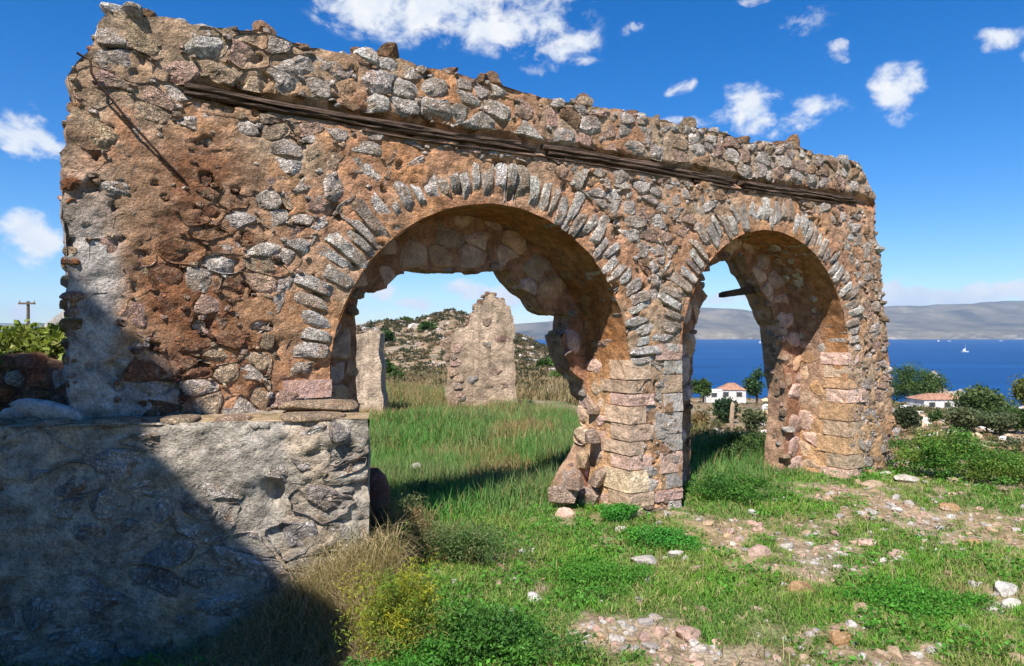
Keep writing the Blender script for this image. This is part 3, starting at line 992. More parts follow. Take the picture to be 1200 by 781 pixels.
        for (c, poly) in voronoi_cells(.05, math.pi*A['r']-.05, .36, BACKF+.02, .26 if k == 0 else .2, .17, rs, drop=.15):
            V, q, t, ar = stone_arrays(poly, FS, rs.uniform(-.012, .014 if k else .006), .05, rs, inset=.012, n=12, rough=.6, wob=.06)
            th = poly[:, 0].mean()/A['r']
            cc = [BROWN*1.3, OCHRE*.8, BROWN*1.15, PINK*.8][rs.integers(4)]
            if k == 1 and th < 1.2 and poly[:, 1].mean() > .3: cc = [PINK*.95, PINK*.8, GREY*.9][rs.integers(3)]
            J.add(V, [q, t], vary(cc, rs), ar)
        J.build()
    # big pinkish stones of the backing behind the arches
    J = Stones(ruin, 'backing_stone', M_SMOOTH, 200)
    FB = FW(BACKF)
    for (c, poly) in voronoi_cells(-2.3, 6.0, -.1, 3.9, .25, .32, rs, jit=.25, drop=.04):
        cen = poly.mean(0)
        if in_poly(cen[None], HOLE[0])[0] or in_poly(cen[None], HOLE[1])[0]: continue
        vis = False
        for A in ARCH:
            if A['l'] < cen[0] < A['rt']+.05 and cen[1] < A['s']+math.sqrt(max(0, A['r']**2-(cen[0]-A['c'])**2))+.1: vis = True
        if not vis: continue
        for _ in range(5):
            ins = in_poly(poly, HOLE[0]) | in_poly(poly, HOLE[1]); poly[ins] = cen+(poly[ins]-cen)*.72
        V, q, t, ar = stone_arrays(poly, FB, rs.uniform(.015, .055), .2, rs, inset=.006, n=16, rough=.5, wob=.02, tilt=.05)
        cc = vary([PINK*1.0, PINK*.88, PINK*1.1, np.array([.46, .32, .28]), np.array([.50, .30, .19])][rs.integers(5)], rs)
        J.add(V, [q, t], cc, ar)
    J.build()
    # stones along the broken edges of the openings
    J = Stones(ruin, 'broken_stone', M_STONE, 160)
    for i, hp in enumerate(HOLE):
        s = 0; hp2 = densify(hp, .02)
        j = 0
        while j < len(hp2):
            u, z = hp2[j]; sz = rs.uniform(.045, .10)
            j += int(sz*rs.uniform(1.0, 1.9)/.02)
            if z < -.1: continue
            b = rs.uniform(BACKF-.02, THICK-.1)
            V, Fc = rock_arrays((sz, sz*rs.uniform(.8, 1.3), sz*rs.uniform(.55, .9)), rs)
            cen = HOLE[i].mean(0); dv = np.array([u, z])-cen; dv /= np.linalg.norm(dv)
            V = V@rot_z(rs.uniform(0, 6)).T+FW()(u+dv[0]*sz*.45, z+dv[1]*sz*.45, -b)
            J.add(V, Fc, vary([PINK, PINK*.9, TAN*.9, GREY*.8][rs.integers(4)], rs), sz*sz)
    # pale broken blocks at the foot of the opening beside the middle pier
    for (x, y, sz) in ((690, 512, .16), (680, 540, .20), (668, 562, .22), (655, 580, .20), (700, 560, .22), (690, 585, .24), (706, 530, .17), (695, 480, .13)):
        b = rs.uniform(.55, .85); p = px_to_wall(x, y, b)
        V, Fc = rock_arrays((sz*1.05, sz*.8, sz*.72), rs, sub=1, cuts=7)
        V = V@rot_z(rs.uniform(0, 6)).T+FW()(p[0]+.05, p[1], -b)
        J.add(V, Fc, vary([np.array([.55, .40, .31]), np.array([.60, .46, .36]), np.array([.58, .40, .25]), np.array([.56, .42, .33])][rs.integers(4)], rs), sz*sz)
    J.build()
    # loose stones along the top and the toothed ends
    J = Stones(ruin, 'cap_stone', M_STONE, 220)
    for row in range(3):
        u = TOPU[0]+.05
        while u < TOPU[-1]:
            sz = rs.uniform(.045, .11)*(1 if rs.random() < .88 else 1.5)
            zt = np.interp(u, TOPU, TOPZ); b = [.07, .4, .85][row]+rs.uniform(-.06, .12)
            V, Fc = rock_arrays((sz*rs.uniform(1, 1.5), sz, sz*rs.uniform(.55, .95)), rs)
            V = V@rot_z(rs.uniform(0, 6)).T+FW()(u, zt+rs.uniform(-.045, .03), -b)
            J.add(V, Fc, vary([LIGHT, GREY, GREY, TAN*.8, BROWN*1.2, BROWN][rs.integers(6)], rs), sz*sz*(1-.2*row))
            u += sz*rs.uniform(1.1, 2.4)
    for (x, y, sz, cc) in ((310, 33, .12, BROWN*1.3), (460, 63, .13, BROWN*.95), (577, 92, .13, BROWN*.9), (530, 84, .09, BROWN), (686, 117, .14, BROWN*.8), (422, 60, .07, BROWN), (745, 133, .09, OCHRE*.7), (930, 166, .14, BROWN*1.4), (808, 146, .12, TAN*.8)):
        p = px_to_wall(x, y, .1)
        V, Fc = rock_arrays((sz*1.25, sz, sz*.75), rs, cuts=12)
        V = V@rot_z(rs.uniform(0, 6)).T+FW()(p[0], p[1], -.14)
        J.add(V, Fc, vary(cc, rs), 1)
    J.build()
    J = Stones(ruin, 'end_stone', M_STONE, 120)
    for (pts, colset) in ((LEFTPX, [OCHRE*.9, RUST*2, TAN, PINK]), (RIGHTPX, [GREY, LIGHT, TAN, PINK, BROWN*1.3])):
        pp = densify(np.array([px_to_wall(*p) for p in pts]), .03, False)
        j = 0
        while j < len(pp):
            u, z = pp[j]; sz = rs.uniform(.05, .13) if pts is RIGHTPX else rs.uniform(.03, .075)
            j += max(1, int(sz*rs.uniform(.9, 1.7)/.03))
            for b in (rs.uniform(.02, .12), rs.uniform(.25, .5)):
                V, Fc = rock_arrays((sz*rs.uniform(.8, 1.4), sz, sz*rs.uniform(.5, .85)), rs)
                V = V+FW()(u+(-.02 if pts is RIGHTPX else .04), z, -b)
                J.add(V, Fc, vary(colset[rs.integers(len(colset))], rs), sz*sz)
    J.build()
build_wall_stones()

def build_beam():
    """the old tie beam let into the face: three weathered lengths laid end to end"""
    rs = np.random.default_rng(5)
    laths = []
    for (u0, u1) in ((-3.07, .30), (.34, 3.36), (3.40, 6.05)):
        for (dz, hh) in ((.020, .028), (-.026, .018)):
            laths.append((u0+rs.uniform(0, .12)*(u0 > -3), u1-rs.uniform(0, .25), dz, hh, rs.uniform(.012, .034)))
    for (u0, u1, z0, hh, proud) in laths+[(-1.6, 2.2, -.09, .014, .02), (2.6, 5.4, -.085, .014, .02)]:
        n = int((u1-u0)/.05); us = np.linspace(u0, u1, n); m = 12
        V = []; wd = rs.uniform(0, 50)
        for i, u in enumerate(us):
            zc = BEAM_Z+z0+.02*math.sin(u*1.3)
            for k in range(m):
                a = 2*math.pi*k/m
                ca, sa = math.cos(a), math.sin(a)
                sq = 1/max(abs(ca), abs(sa))
                V.append((u, zc+sa*sq*hh*.95, ca*sq*.06+proud-.06))
        V = np.array(V); q = V*np.array([1.6, 14, 9])+wd
        V[:, 1] += .017*fbm(q, 1.4, 3, 191)+.01*fbm(q*np.array([1, 0, 0]), 1.1, 3, 192); V[:, 2] += .02*fbm(q+5, 2.4, 3, 193)
        W = FW()(V[:, 0], V[:, 1], V[:, 2])
        idx = np.arange(n*m).reshape(n, m)
        Fq = np.stack([idx[:-1].ravel(), idx[1:].ravel(), np.roll(idx[1:], -1, 1).ravel(), np.roll(idx[:-1], -1, 1).ravel()], 1)
        T = np.array([.115, .076, .055])*(1+.7*fbm(q, 3, 3, 195)[:, None])
        link('timber_beam', mesh_arrays('timber_beam', W, [Fq, np.array([idx[0], idx[-1][::-1]])], np.clip(T, .012, .3), smooth=False), M_BEAM, ruin, W.mean(0))
    # broken end of a lintel left hanging in the small arch
    P0 = FW(THICK-.15)(*[np.array([v]) for v in px_to_wall(847, 346, THICK-.15)], 0)[0]; P1 = FW(THICK-.15)(*[np.array([v]) for v in px_to_wall(884, 340, THICK-.15)], 0)[0]
    bm = bmesh.new(); n = 10
    prev = None
    for i in range(n):
        t = i/(n-1); c = P0*(1-t)+P1*t; r = .035+.03*t+rs.uniform(-.008, .008)
        ring = [bm.verts.new(c+np.array([W_N[0]*a*.08, W_N[1]*a*.08, b*r+(.012*(a > 0))])) for a, b in ((-1, -1), (1, -1), (1, 1), (-1, 1))]
        if prev:
            for k in range(4): bm.faces.new((prev[k], prev[(k+1) % 4], ring[(k+1) % 4], ring[k]))
        else: bm.faces.new(ring[::-1])
        prev = ring
    bm.faces.new(prev)
    o = bmesh_to('lintel_stub', bm, M_WOOD, ruin, (.06, .038, .028))
build_beam()

def tube(pts, r, m=6, jitter=0):
    pts = np.asarray(pts, float); n = len(pts); r = np.broadcast_to(np.asarray(r, float), (n,))
    V = []
    for i in range(n):
        t = pts[min(i+1, n-1)]-pts[max(i-1, 0)]; t = t/np.linalg.norm(t)
        a = np.cross(t, [0, 0, 1.0] if abs(t[2]) < .9 else [1.0, 0, 0]); a /= np.linalg.norm(a); b = np.cross(t, a)
        for k in range(m):
            th = 2*math.pi*k/m; V.append(pts[i]+r[i]*(a*math.cos(th)+b*math.sin(th)))
    idx = np.arange(n*m).reshape(n, m)
    F = np.stack([idx[:-1].ravel(), np.roll(idx[:-1], -1, 1).ravel(), np.roll(idx[1:], -1, 1).ravel(), idx[1:].ravel()], 1)
    return np.array(V), F

def build_rod():
    pts = []
    for (x, y, h) in ((90, 62, .09), (98, 67, .09), (106, 71, .09), (107, 86, .085), (112, 94, .08), (130, 116, .075), (146, 136, .07), (170, 162, .065), (195, 190, .05), (217, 212, .02)):
        p = px_to_wall(x, y, -h); pts.append(FW(-h)(np.array([p[0]]), np.array([p[1]]), 0)[0])
    pts = densify(np.array(pts), .05, False)
    V, F = tube(pts, .0095, 6)
    o = link('iron_rod', mesh_arrays('iron_rod', V, F, np.array([.055, .03, .022])), M_IRON, None, V.mean(0))
    tag(o, 'bent rusty iron rod slanting down the upper left corner of the ruined wall', 'iron rod')
    # small pale lime lump where the rod touches the wall is part of the rod's fixing
    p = px_to_wall(148, 138, -.02); c = FW(-.02)(np.array([p[0]]), np.array([p[1]]), 0)[0]
    V, Fc = rock_arrays((.035, .03, .03), np.random.default_rng(2))
    link('lime_fixing', mesh_arrays('lime_fixing', V+c, Fc, np.array([.5, .47, .43])), M_STONE, o, c)
build_rod()

# ------------------------------------------------------------------ retaining wall and terrace in the left foreground
def build_retaining():
    rs = np.random.default_rng(23)
    L0 = -6.2                                   # runs on to the left, out of the picture
    base = np.array([LW_A[0]-1.2*LW_E[0], LW_A[1]-1.2*LW_E[1], -.2])
    root = empty('retaining_wall', base, 'low rough retaining wall of grey stone in the left foreground, half in shade', 'stone wall')
    def F(a, c, h):
        a = np.atleast_1d(np.asarray(a, float)); h = np.atleast_1d(np.asarray(h, float))
        return np.stack([LW_A[0]+a*LW_E[0]+h*LW_N[0], LW_A[1]+a*LW_E[1]+h*LW_N[1], np.asarray(c, float)+0*a], 1)
    outer = roughen(np.array([[L0, -.6], [0, -.6], [0, TERR-.01], [-1.5, TERR+.0], [-3.0, TERR-.01], [L0, TERR]]), .02, 4, 301)
    P, Fq = region_grid(outer, [], .025)
    p = xyz(P[:, 0], P[:, 1])
    pq = np.stack([P[:, 0], P[:, 1]*1.9+P[:, 0]*-.35, P[:, 0]*0], 1)
    rid = 1-np.abs(fbm(pq, 2.6, 4, 318, .55))*2.4
    h = .05*fbm(p, 1.6, 3, 311)+.05*fbm(pq, 3.4, 4, 312, .6)-.055*np.clip(rid-.72, 0, 1)*3.5*sstep(fbm(p, 1.1, 3, 319), -.12, .2)+.010*fbm(p, 22, 2, 313)
    # the hollow left by a fallen stone
    hx = (320-CX)/FPX*5.05; ha = (hx-LW_A[0])/LW_E[0]; hz = EYE+(HY-580)/FPX*5.05
    h -= .16*np.exp(-((P[:, 0]-ha)/.055)**2-((P[:, 1]-hz)/.09)**2)
    n = fbm(p, 1.5, 4, 315)[:, None]; n2 = fbm(p, 5, 4, 316)[:, None]
    T = np.array([.36, .315, .26])+n*np.array([.03, .035, .04])+n2*np.array([.07, .06, .05])
    k = np.clip(1.6*fbm(p, 2.2, 4, 317)[:, None]-.15, 0, .6); T = T*(1-k)+np.array([.50, .34, .19])*k
    Vs = [F(P[:, 0], P[:, 1], h)]; Fs = [Fq]; Ts = [T]; nb = len(P)
    # top course and the end of the wall
    a = np.arange(L0, .001, .05); b = np.linspace(0, .5, 8)
    Aa, Bb = np.meshgrid(a, b, indexing='ij'); aa = Aa.ravel(); bb = Bb.ravel()
    Vt = F(aa, TERR+.02*fbm(xyz(aa, bb), 3, 3, 321)-.006, -bb)
    Vs.append(Vt); Fs.append(grid_faces(len(a), len(b))+nb); nb += len(Vt)
    Ts.append(np.clip(np.array([.37, .27, .16])+fbm(xyz(aa, bb), 4, 3, 322)[:, None]*np.array([.09, .08, .07]), .03, .7))
    z = np.arange(-.6, TERR, .06); Zz, Bb = np.meshgrid(z, b, indexing='ij')
    Ve = F(.02*fbm(xyz(Zz.ravel(), Bb.ravel()), 5, 3, 325), Zz.ravel(), -Bb.ravel())
    Vs.append(Ve); Fs.append(grid_faces(len(z), len(b))+nb)
    Ts.append(np.tile([.33, .29, .25], (len(Ve), 1)))
    link('wall_core', mesh_arrays('wall_core', np.concatenate(Vs), np.concatenate(Fs), np.concatenate(Ts)), M_MORTAR, root)
    S = Stones(root, 'stone', M_STONE, 200)
    for (c, poly) in voronoi_cells(L0+2.6, -.05, -.45, TERR-.04, .15, .30, rs, jit=.6, drop=.32):
        if poly[:, 0].max() > .0: poly[:, 0] = np.minimum(poly[:, 0], .0)
        poly[:, 1] = np.minimum(poly[:, 1], TERR)
        cen = poly.mean(0)
        if (abs(cen[0]-ha) < .12) and abs(cen[1]-hz) < .16: continue
        pr = rs.uniform(-.03, .028)
        V, q, t, ar = stone_arrays(poly, F, pr, .08, rs, inset=rs.uniform(.012, .035), n=18, rough=1.0, tilt=.22, wob=.08)
        S.add(V, [q, t], vary([GREY*.8, GREY*.9, GREY*.7, LIGHT*.75, np.array([.36, .31, .26])][rs.integers(5)], rs), ar)
    S.build()
    # flat capping slabs along the lip
    a = -3.6
    while a < -.1:
        ln = rs.uniform(.25, .5)
        if a > -.95: ln = min(.6, -a)
        V, Fc = rock_arrays((ln*.5, .19, .035), rs, sub=2, cuts=5)
        c = F(np.array([a+ln*.5]), TERR-.002+rs.uniform(-.012, .006), -.16)[0]
        V = V@rot_z(math.atan2(LW_E[1], LW_E[0])).T+c
        link('capping_slab', mesh_arrays('capping_slab', V, Fc, vary([TAN*1.05, TAN*.9, GREY][rs.integers(3)] if a < -.9 else TAN*1.1, rs, .06)), M_STONE, root, c)
        a += ln+rs.uniform(.0, .12)
    # flat slab at the arch end, seen as a ledge against the big wall
    c = np.array([(375-CX)/FPX*5.75, 5.75, TERR+.035]); V, Fc = rock_arrays((.36, .22, .05), rs, sub=2, cuts=4)
    V = V@rot_z(.25).T+c
    link('capping_slab', mesh_arrays('capping_slab', V, Fc, TAN*1.15), M_STONE, root, c)
    # terrace fill behind it
    pts = np.array([LW_A-.45*LW_N-.02*LW_E, LW_A+(L0)*LW_E-.45*LW_N, [-10, 8.5], [-4.6, 8.5], W_O-3.6*W_D-.3*W_N, W_O-1.93*W_D-.05*W_N])
    lo, hi = pts.min(0), pts.max(0)
    P, Fq = region_grid(pts, [], .08)
    z = TERR-.03+.03*fbm(xyz(P[:, 0], P[:, 1]), 2, 3, 331)
    T = np.array([.28, .23, .17])+fbm(xyz(P[:, 0], P[:, 1]), 3, 3, 332)[:, None]*np.array([.06, .06, .05])
    V = np.stack([P[:, 0], P[:, 1], z], 1)
    # skirt down to the ground
    sk = densify(pts, .2); m = len(sk)
    Vk = np.concatenate([np.column_stack([sk, np.full(m, TERR-.03)]), np.column_stack([sk, np.full(m, -.6)])])
    i = np.arange(m); Fk = np.stack([i, (i+1) % m, (i+1) % m+m, i+m], 1)+len(V)
    o = link('terrace', mesh_arrays('terrace', np.concatenate([V, Vk]), np.concatenate([Fq, Fk]), np.concatenate([T, np.tile([.25, .21, .16], (2*m, 1))])), M_SOIL)
    tag(o, kind='structure')
build_retaining()

def rough_block_wall(root, F, outline, rows, colw, palette, rs, proud=(.01, .05), core=(.3, .2, .13), thick=.5, res=.06, name='stone', cap=120, mat=None, seed=400, jit=.3, rag=.04):
    """a piece of rubble wall: core with ragged outline and thickness, stones on its front"""
    o = roughen(outline, rag, 4, seed, step=.05)
    P, Fq = region_grid(o, [], res)
    p = xyz(P[:, 0], P[:, 1])
    T = np.array(core)*(1+.45*fbm(p, 2.2, 4, seed+1)[:, None]+.3*fbm(p*np.array([1, .25, 1]), 3.5, 3, seed+5)[:, None])+.10*fbm(p, 1.3, 4, seed+6)[:, None]*np.array([1, .7, .55])
    V1 = F(P[:, 0], P[:, 1], .025*fbm(p, 4, 3, seed+2)); V2 = F(P[:, 0], P[:, 1], -thick+.0*P[:, 0])
    m = len(o); nb = 4; bs = np.linspace(0, -thick, nb)
    Ve = F(np.repeat(o[:, 0], nb), np.repeat(o[:, 1], nb), np.tile(bs, m))
    idx = np.arange(m*nb).reshape(m, nb); nx = np.roll(idx, -1, 0)
    Fe = np.stack([idx[:, :-1].ravel(), idx[:, 1:].ravel(), nx[:, 1:].ravel(), nx[:, :-1].ravel()], 1)
    V = np.concatenate([V1, V2, Ve]); Fall = np.concatenate([Fq, Fq[:, ::-1]+len(V1), Fe+2*len(V1)])
    Tt = np.concatenate([T, T, np.tile(np.array(core)*1.05, (len(Ve), 1))])
    link('wall_core', mesh_arrays('wall_core', V, Fall, np.clip(Tt, .02, .7)), mat or M_MORTAR, root)
    if rows:
        S = Stones(root, name, M_STONE, cap)
        lo, hi = o.min(0), o.max(0)
        for (c, poly) in voronoi_cells(lo[0], hi[0], lo[1], hi[1], rows, colw, rs, jit=jit, drop=.05):
            if not in_poly(poly.mean(0)[None], o)[0]: continue
            V, q, t, ar = stone_arrays(poly, F, rs.uniform(*proud), .06, rs, inset=.015, n=14, rough=.8, tilt=.15, wob=.06)
            S.add(V, [q, t], vary(palette[rs.integers(len(palette))], rs), ar)
        S.build()
    return o

def plane_frame(A, E):
    A = np.asarray(A, float); E = np.asarray(E, float)/np.linalg.norm(E); N = np.array([E[1], -E[0]])
    def F(a, c, h):
        a = np.atleast_1d(np.asarray(a, float)); h = np.atleast_1d(np.asarray(h, float))
        return np.stack([A[0]+a*E[0]+h*N[0], A[1]+a*E[1]+h*N[1], np.asarray(c, float)+0*a], 1)
    return F

def edge_rocks(root, F, pts, rs, size, palette, name='loose_stone', thick=.5):
    pp = densify(np.asarray(pts), .03, False); j = 0
    while j < len(pp):
        sz = rs.uniform(*size); u, z = pp[j]; j += max(1, int(sz*rs.uniform(1.0, 1.8)/.03))
        V, Fc = rock_arrays((sz*1.2, sz, sz*.7), rs)
        V = V@rot_z(rs.uniform(0, 6)).T+F(np.array([u]), np.array([z]), -rs.uniform(.05, thick*.8))
        link(name, mesh_arrays(name, V, Fc, vary(palette[rs.integers(len(palette))], rs)), M_STONE, root, V.mean(0))

def build_fragments():
    rs = np.random.default_rng(31)
    # standing wall fragment on the grass behind, seen through the big arch
    Y = 19.0
    def P(x, y, Y=Y): return ((x-CX)/FPX*Y, EYE+(HY-y)/FPX*Y)
    base = at(565, 480, Y)
    r = empty('wall_fragment', (base[0], Y, base[2]), 'tall jagged plastered wall fragment standing on the grass behind the big arch', 'ruin')
    F = plane_frame((0, Y), (1, .08))
    out = np.array([P(524, 492), P(523, 430), P(522, 393), P(529, 391), P(534, 391), P(535, 385), P(541, 386), P(547, 384), P(549, 372), P(555, 367), P(556, 358), P(563, 355), P(566, 348), P(572, 343), P(579, 345), P(581, 350), P(590, 351), P(592, 356), P(600, 358), P(602, 372), P(603, 420), P(607, 492)])
    rough_block_wall(r, F, out, 0, .3, None, rs, core=(.42, .31, .22), thick=.7, res=.05, mat=M_PLASTER, seed=410, rag=.09)
    edge_rocks(r, F, out[2:17], rs, (.05, .11), [PINK, PINK*.8, TAN, BROWN*1.3], thick=.55)
    S = Stones(r, 'stone', M_STONE, 120)
    for (c, poly) in voronoi_cells(out[2][0]+.45, out[-1][0], out[0][1], 4.0, .2, .3, rs, drop=.05):
        if rs.random() < .80 or not in_poly(poly, out).all(): continue
        V, q, t, ar = stone_arrays(poly, F, rs.uniform(-.004, .03), .1, rs, n=12, rough=.7, inset=.01)
        S.add(V, [q, t], vary([np.array([.40, .31, .23]), GREY*.75, PINK*.9][rs.integers(3)], rs), ar)
    for (c, poly) in voronoi_cells(out[2][0]+.04, out[2][0]+.42, out[0][1], out[2][1], .2, .36, rs):
        V, q, t, ar = stone_arrays(poly, F, rs.uniform(.02, .05), .1, rs, n=12, rough=.5, inset=.006, wob=.03)
        S.add(V, [q, t], vary([np.array([.52, .40, .31]), PINK*1.2, CREAM][rs.integers(3)], rs), ar)
    S.build()
    # short grey pillar stump to its left
    Y = 16.5
    base = at(425, 490, Y)
    r = empty('wall_stump', (base[0], Y, base[2]), 'short grey plastered wall stump behind the left jamb of the big arch', 'ruin')
    F = plane_frame((0, Y), (1, -.05))
    out = np.array([P(366, 505, Y), P(366, 383, Y), P(404, 386, Y), P(415, 391, Y), P(433, 387, Y), P(441, 391, Y), P(445, 430, Y), P(447, 505, Y)])
    rough_block_wall(r, F, out, 0, .3, None, rs, core=(.41, .315, .235), thick=.5, res=.07, mat=M_PLASTER, seed=420, rag=.08)
    edge_rocks(r, F, out[1:6], rs, (.05, .10), [GREY, TAN*.8, MGREY], thick=.5)
    # rubble wall that runs on to the left of the big wall, above the terrace
    Y = 5.9
    base = at(30, 490, Y)
    r = empty('rubble_wall', (base[0], Y, TERR-.05), 'low collapsed rubble wall of reddish stone at the left end of the terrace', 'stone wall')
    F = plane_frame((0, Y), (1, .02))
    out = np.array([P(-120, 496, Y), P(-120, 410, Y), P(-40, 415, Y), P(0, 420, Y), P(25, 412, Y), P(60, 415, Y), P(86, 430, Y), P(93, 470, Y), P(94, 496, Y)])
    rough_block_wall(r, F, out, .12, .17, [PINK*.8, PINK*.65, GREY*.8, BROWN, RUST*1.8], rs, core=(.17, .10, .07), thick=.45, res=.04, seed=430, proud=(.015, .06))
    V, Fc = rock_arrays((.15, .12, .15), rs, cuts=14)
    c = at(40, 432, Y-.07); V = V*np.array([1, 1, 1.0])+c
    link('stone_block', mesh_arrays('stone_block', V, Fc, np.array([.30, .13, .085])), M_STONE, r, c)
    # long pale stone tipped on the terrace
    V, Fc = rock_arrays((.27, .11, .085), rs, cuts=8)
    th = .27; Rm = np.array([[math.cos(th), 0, math.sin(th)], [0, 1, 0], [-math.sin(th), 0, math.cos(th)]])
    c = at(53, 488, 5.05)
    V = V@Rm.T+c; V[:, 2] += TERR-.03-V[:, 2].min()
    o = link('fallen_stone', mesh_arrays('fallen_stone', V, Fc, np.array([.42, .40, .38])), M_ROCK, None, c)
    tag(o, 'long pale fallen stone lying tilted on the terrace at the far left', 'stone')
    for (x, y, sz, cc) in ((15, 490, .09, GREY*.8), (95, 484, .06, GREY), (120, 482, .05, PINK*.8)):
        Yd = (EYE-TERR)*FPX/(y-HY)
        c = at(x, y, Yd); V, Fc = rock_arrays((sz*1.4, sz, sz*.7), rs)
        o = link('loose_stone', mesh_arrays('loose_stone', V+c+np.array([0, 0, sz*.3]), Fc, vary(cc, rs)), M_ROCK, None, c)
        tag(o, {15: 'dark grey loose stone left of the long pale stone on the terrace', 95: 'grey loose stone right of the long pale stone on the terrace', 120: 'small pinkish loose stone by the foot of the big wall on the terrace'}[x], 'stone')
    # dark red block below the left jamb
    c = np.array([-1.28, 6.5, .42]); V, Fc = rock_arrays((.15, .14, .50), rs, cuts=4)
    o = link('red_stone', mesh_arrays('red_stone', V+c, Fc, np.array([.16, .07, .05])), M_ROCK, None, c)
    tag(o, 'dark red upright stone block in shadow beside the end of the retaining wall', 'stone')
build_fragments()

def build_house_behind():
    """the neighbouring ruined house behind the viewer on the left: its broken gable throws the shade on the terrace wall"""
    rs = np.random.default_rng(41)
    Ld = -SUNV
    Yp = -3.2
    def back(p):
        t = (p[1]-Yp)/Ld[1]; q = p-Ld*t
        return (q[0], q[2])
    def wallpt(x, y):
        u, z = px_to_wall(x, y); X = W_O+u*W_D
        return np.array([X[0], X[1], z])
    def lowpt(x, y):
        q = (x-CX)/FPX; t = (q*LW_A[1]-LW_A[0])/(LW_E[0]-q*LW_E[1]); X = LW_A+t*LW_E
        return np.array([X[0], X[1], EYE+(HY-y)/FPX*X[1]])
    a1, a2 = back(wallpt(84, 318)), back(wallpt(246, 482)); b1, b2 = back(lowpt(150, 500)), back(lowpt(462, 800))
    print('caster', a1, a2, b1, b2)
    v1 = back(at(20, 432, 5.95)); v2 = back(at(-60, 440, 5.95)); print('vine', v1, v2)
    sl = (a2[1]-a1[1])/(a2[0]-a1[0]); a0 = (a1[0]-.8, a1[1]-.8*sl)
    sb = (b2[1]-b1[1])/(b2[0]-b1[0]); xe = b2[0]+(-.5-b2[1])/sb
    out = np.array([(-14, -.8), (-14, v2[1]-2.5), v2, v1, (a1[0]-.12, a1[1]+.08), a1, a2, b1, b2, (b2[0]+.12, -.8)])
    r = empty('ruined_gable', (-6, Yp, 0), 'broken gable wall of the neighbouring ruined house behind the viewer', 'ruin')
    F = plane_frame((0, Yp-.35), (1, 0))
    o = roughen(out, .03, 3, 440, step=.1)
    rough_block_wall(r, F, out, 0, .4, None, rs, core=(.3, .22, .15), thick=.35, res=.15, seed=440)
build_house_behind()

# ------------------------------------------------------------------ vegetation
def leaf_cards(P, size, rs, flat=.0, long=1.8):
    """small pointed leaves (two triangles) at points P"""
    n = len(P); size = np.broadcast_to(np.asarray(size, float), (n,))
    d = rs.normal(size=(n, 3)); d[:, 2] = d[:, 2]*(1-flat)+.25
    d /= np.linalg.norm(d, axis=1, keepdims=True)
    u = np.cross(d, rs.normal(size=(n, 3))); u /= np.maximum(1e-6, np.linalg.norm(u, axis=1, keepdims=True))
    L = size[:, None]*long; Wd = size[:, None]
    k = np.cross(d, u)
    V = np.stack([P, P+d*L*.5+u*Wd*.5+k*Wd*.12, P+d*L, P+d*L*.5-u*Wd*.5+k*Wd*.12], 1).reshape(-1, 3)
    F = np.arange(4*n).reshape(n, 4)
    return V, F

def blades(P, length, width, rs, lean=.5, dirv=None):
    """grass blades: three segments bending over"""
    n = len(P); length = np.broadcast_to(np.asarray(length, float), (n,))[:, None]; width = np.broadcast_to(np.asarray(width, float), (n,))[:, None]
    az = rs.uniform(0, 2*math.pi, n); h = np.stack([np.cos(az), np.sin(az), 0*az], 1)
    s = np.stack([-np.sin(az), np.cos(az), 0*az], 1)
    tw = rs.uniform(-1.2, 1.2, n)[:, None]
    s = s*np.cos(tw)+h*np.sin(tw)
    ln = np.abs(rs.normal(lean, .28, n))[:, None]
    up = np.array([0, 0, 1.0])
    m = P+length*.5*(up*np.cos(ln*.6)+h*np.sin(ln*.6)); t = m+length*.5*(up*np.cos(ln*1.7)+h*np.sin(ln*1.7))
    V = np.stack([P-s*width*.5, P+s*width*.5, m-s*width*.38, m+s*width*.38, t], 1).reshape(-1, 3)
    b = np.arange(n)[:, None]*5
    return V, [b+np.array([[0, 1, 3, 2]]), b+np.array([[2, 3, 4]])]

def wall_clear(x, y):
    """True where grass may grow: not inside the walls"""
    u = (x-W_O[0])*W_D[0]+(y-W_O[1])*W_D[1]; b = -((x-W_O[0])*W_N[0]+(y-W_O[1])*W_N[1])
    inw = (b > -.02) & (b < THICK) & (u > -4.2) & (u < 7.05)
    for A, hp in zip(ARCH, HOLE):
        op = (u > A['l']+.1) & (u < A['rt']-.06) & (b < BACKF)
        hl, hr = np.sort(hp[:, 0])[[8, -8]]
        op |= (u > hl+.1) & (u < hr-.25) & (b >= BACKF-.1)
        inw &= ~op
    s = (x-LW_A[0])*LW_N[0]+(y-LW_A[1])*LW_N[1]; a = (x-LW_A[0])*LW_E[0]+(y-LW_A[1])*LW_E[1]
    ter = (s < .03) & (a < .03) & (u < -1.6+0*u) & (b < .1)
    ter |= (s < .03) & (s > -1.0) & (a < .03) & (b < 0.0)
    return ~(inw | ter)

def scatter_view(n, y0, y1, rs, power=1.0, margin=.06, xr=(-.80, .95)):
    """random ground points inside the field of view between depths y0 and y1, more of them near the viewer"""
    t = rs.random(n); y = 1/(1/y0+(1/y1-1/y0)*t) if power == 1.0 else (y0**(2-power)+(y1**(2-power)-y0**(2-power))*t)**(1/(2-power))
    q = rs.uniform(xr[0], xr[1], n); x = q*y
    return x, y

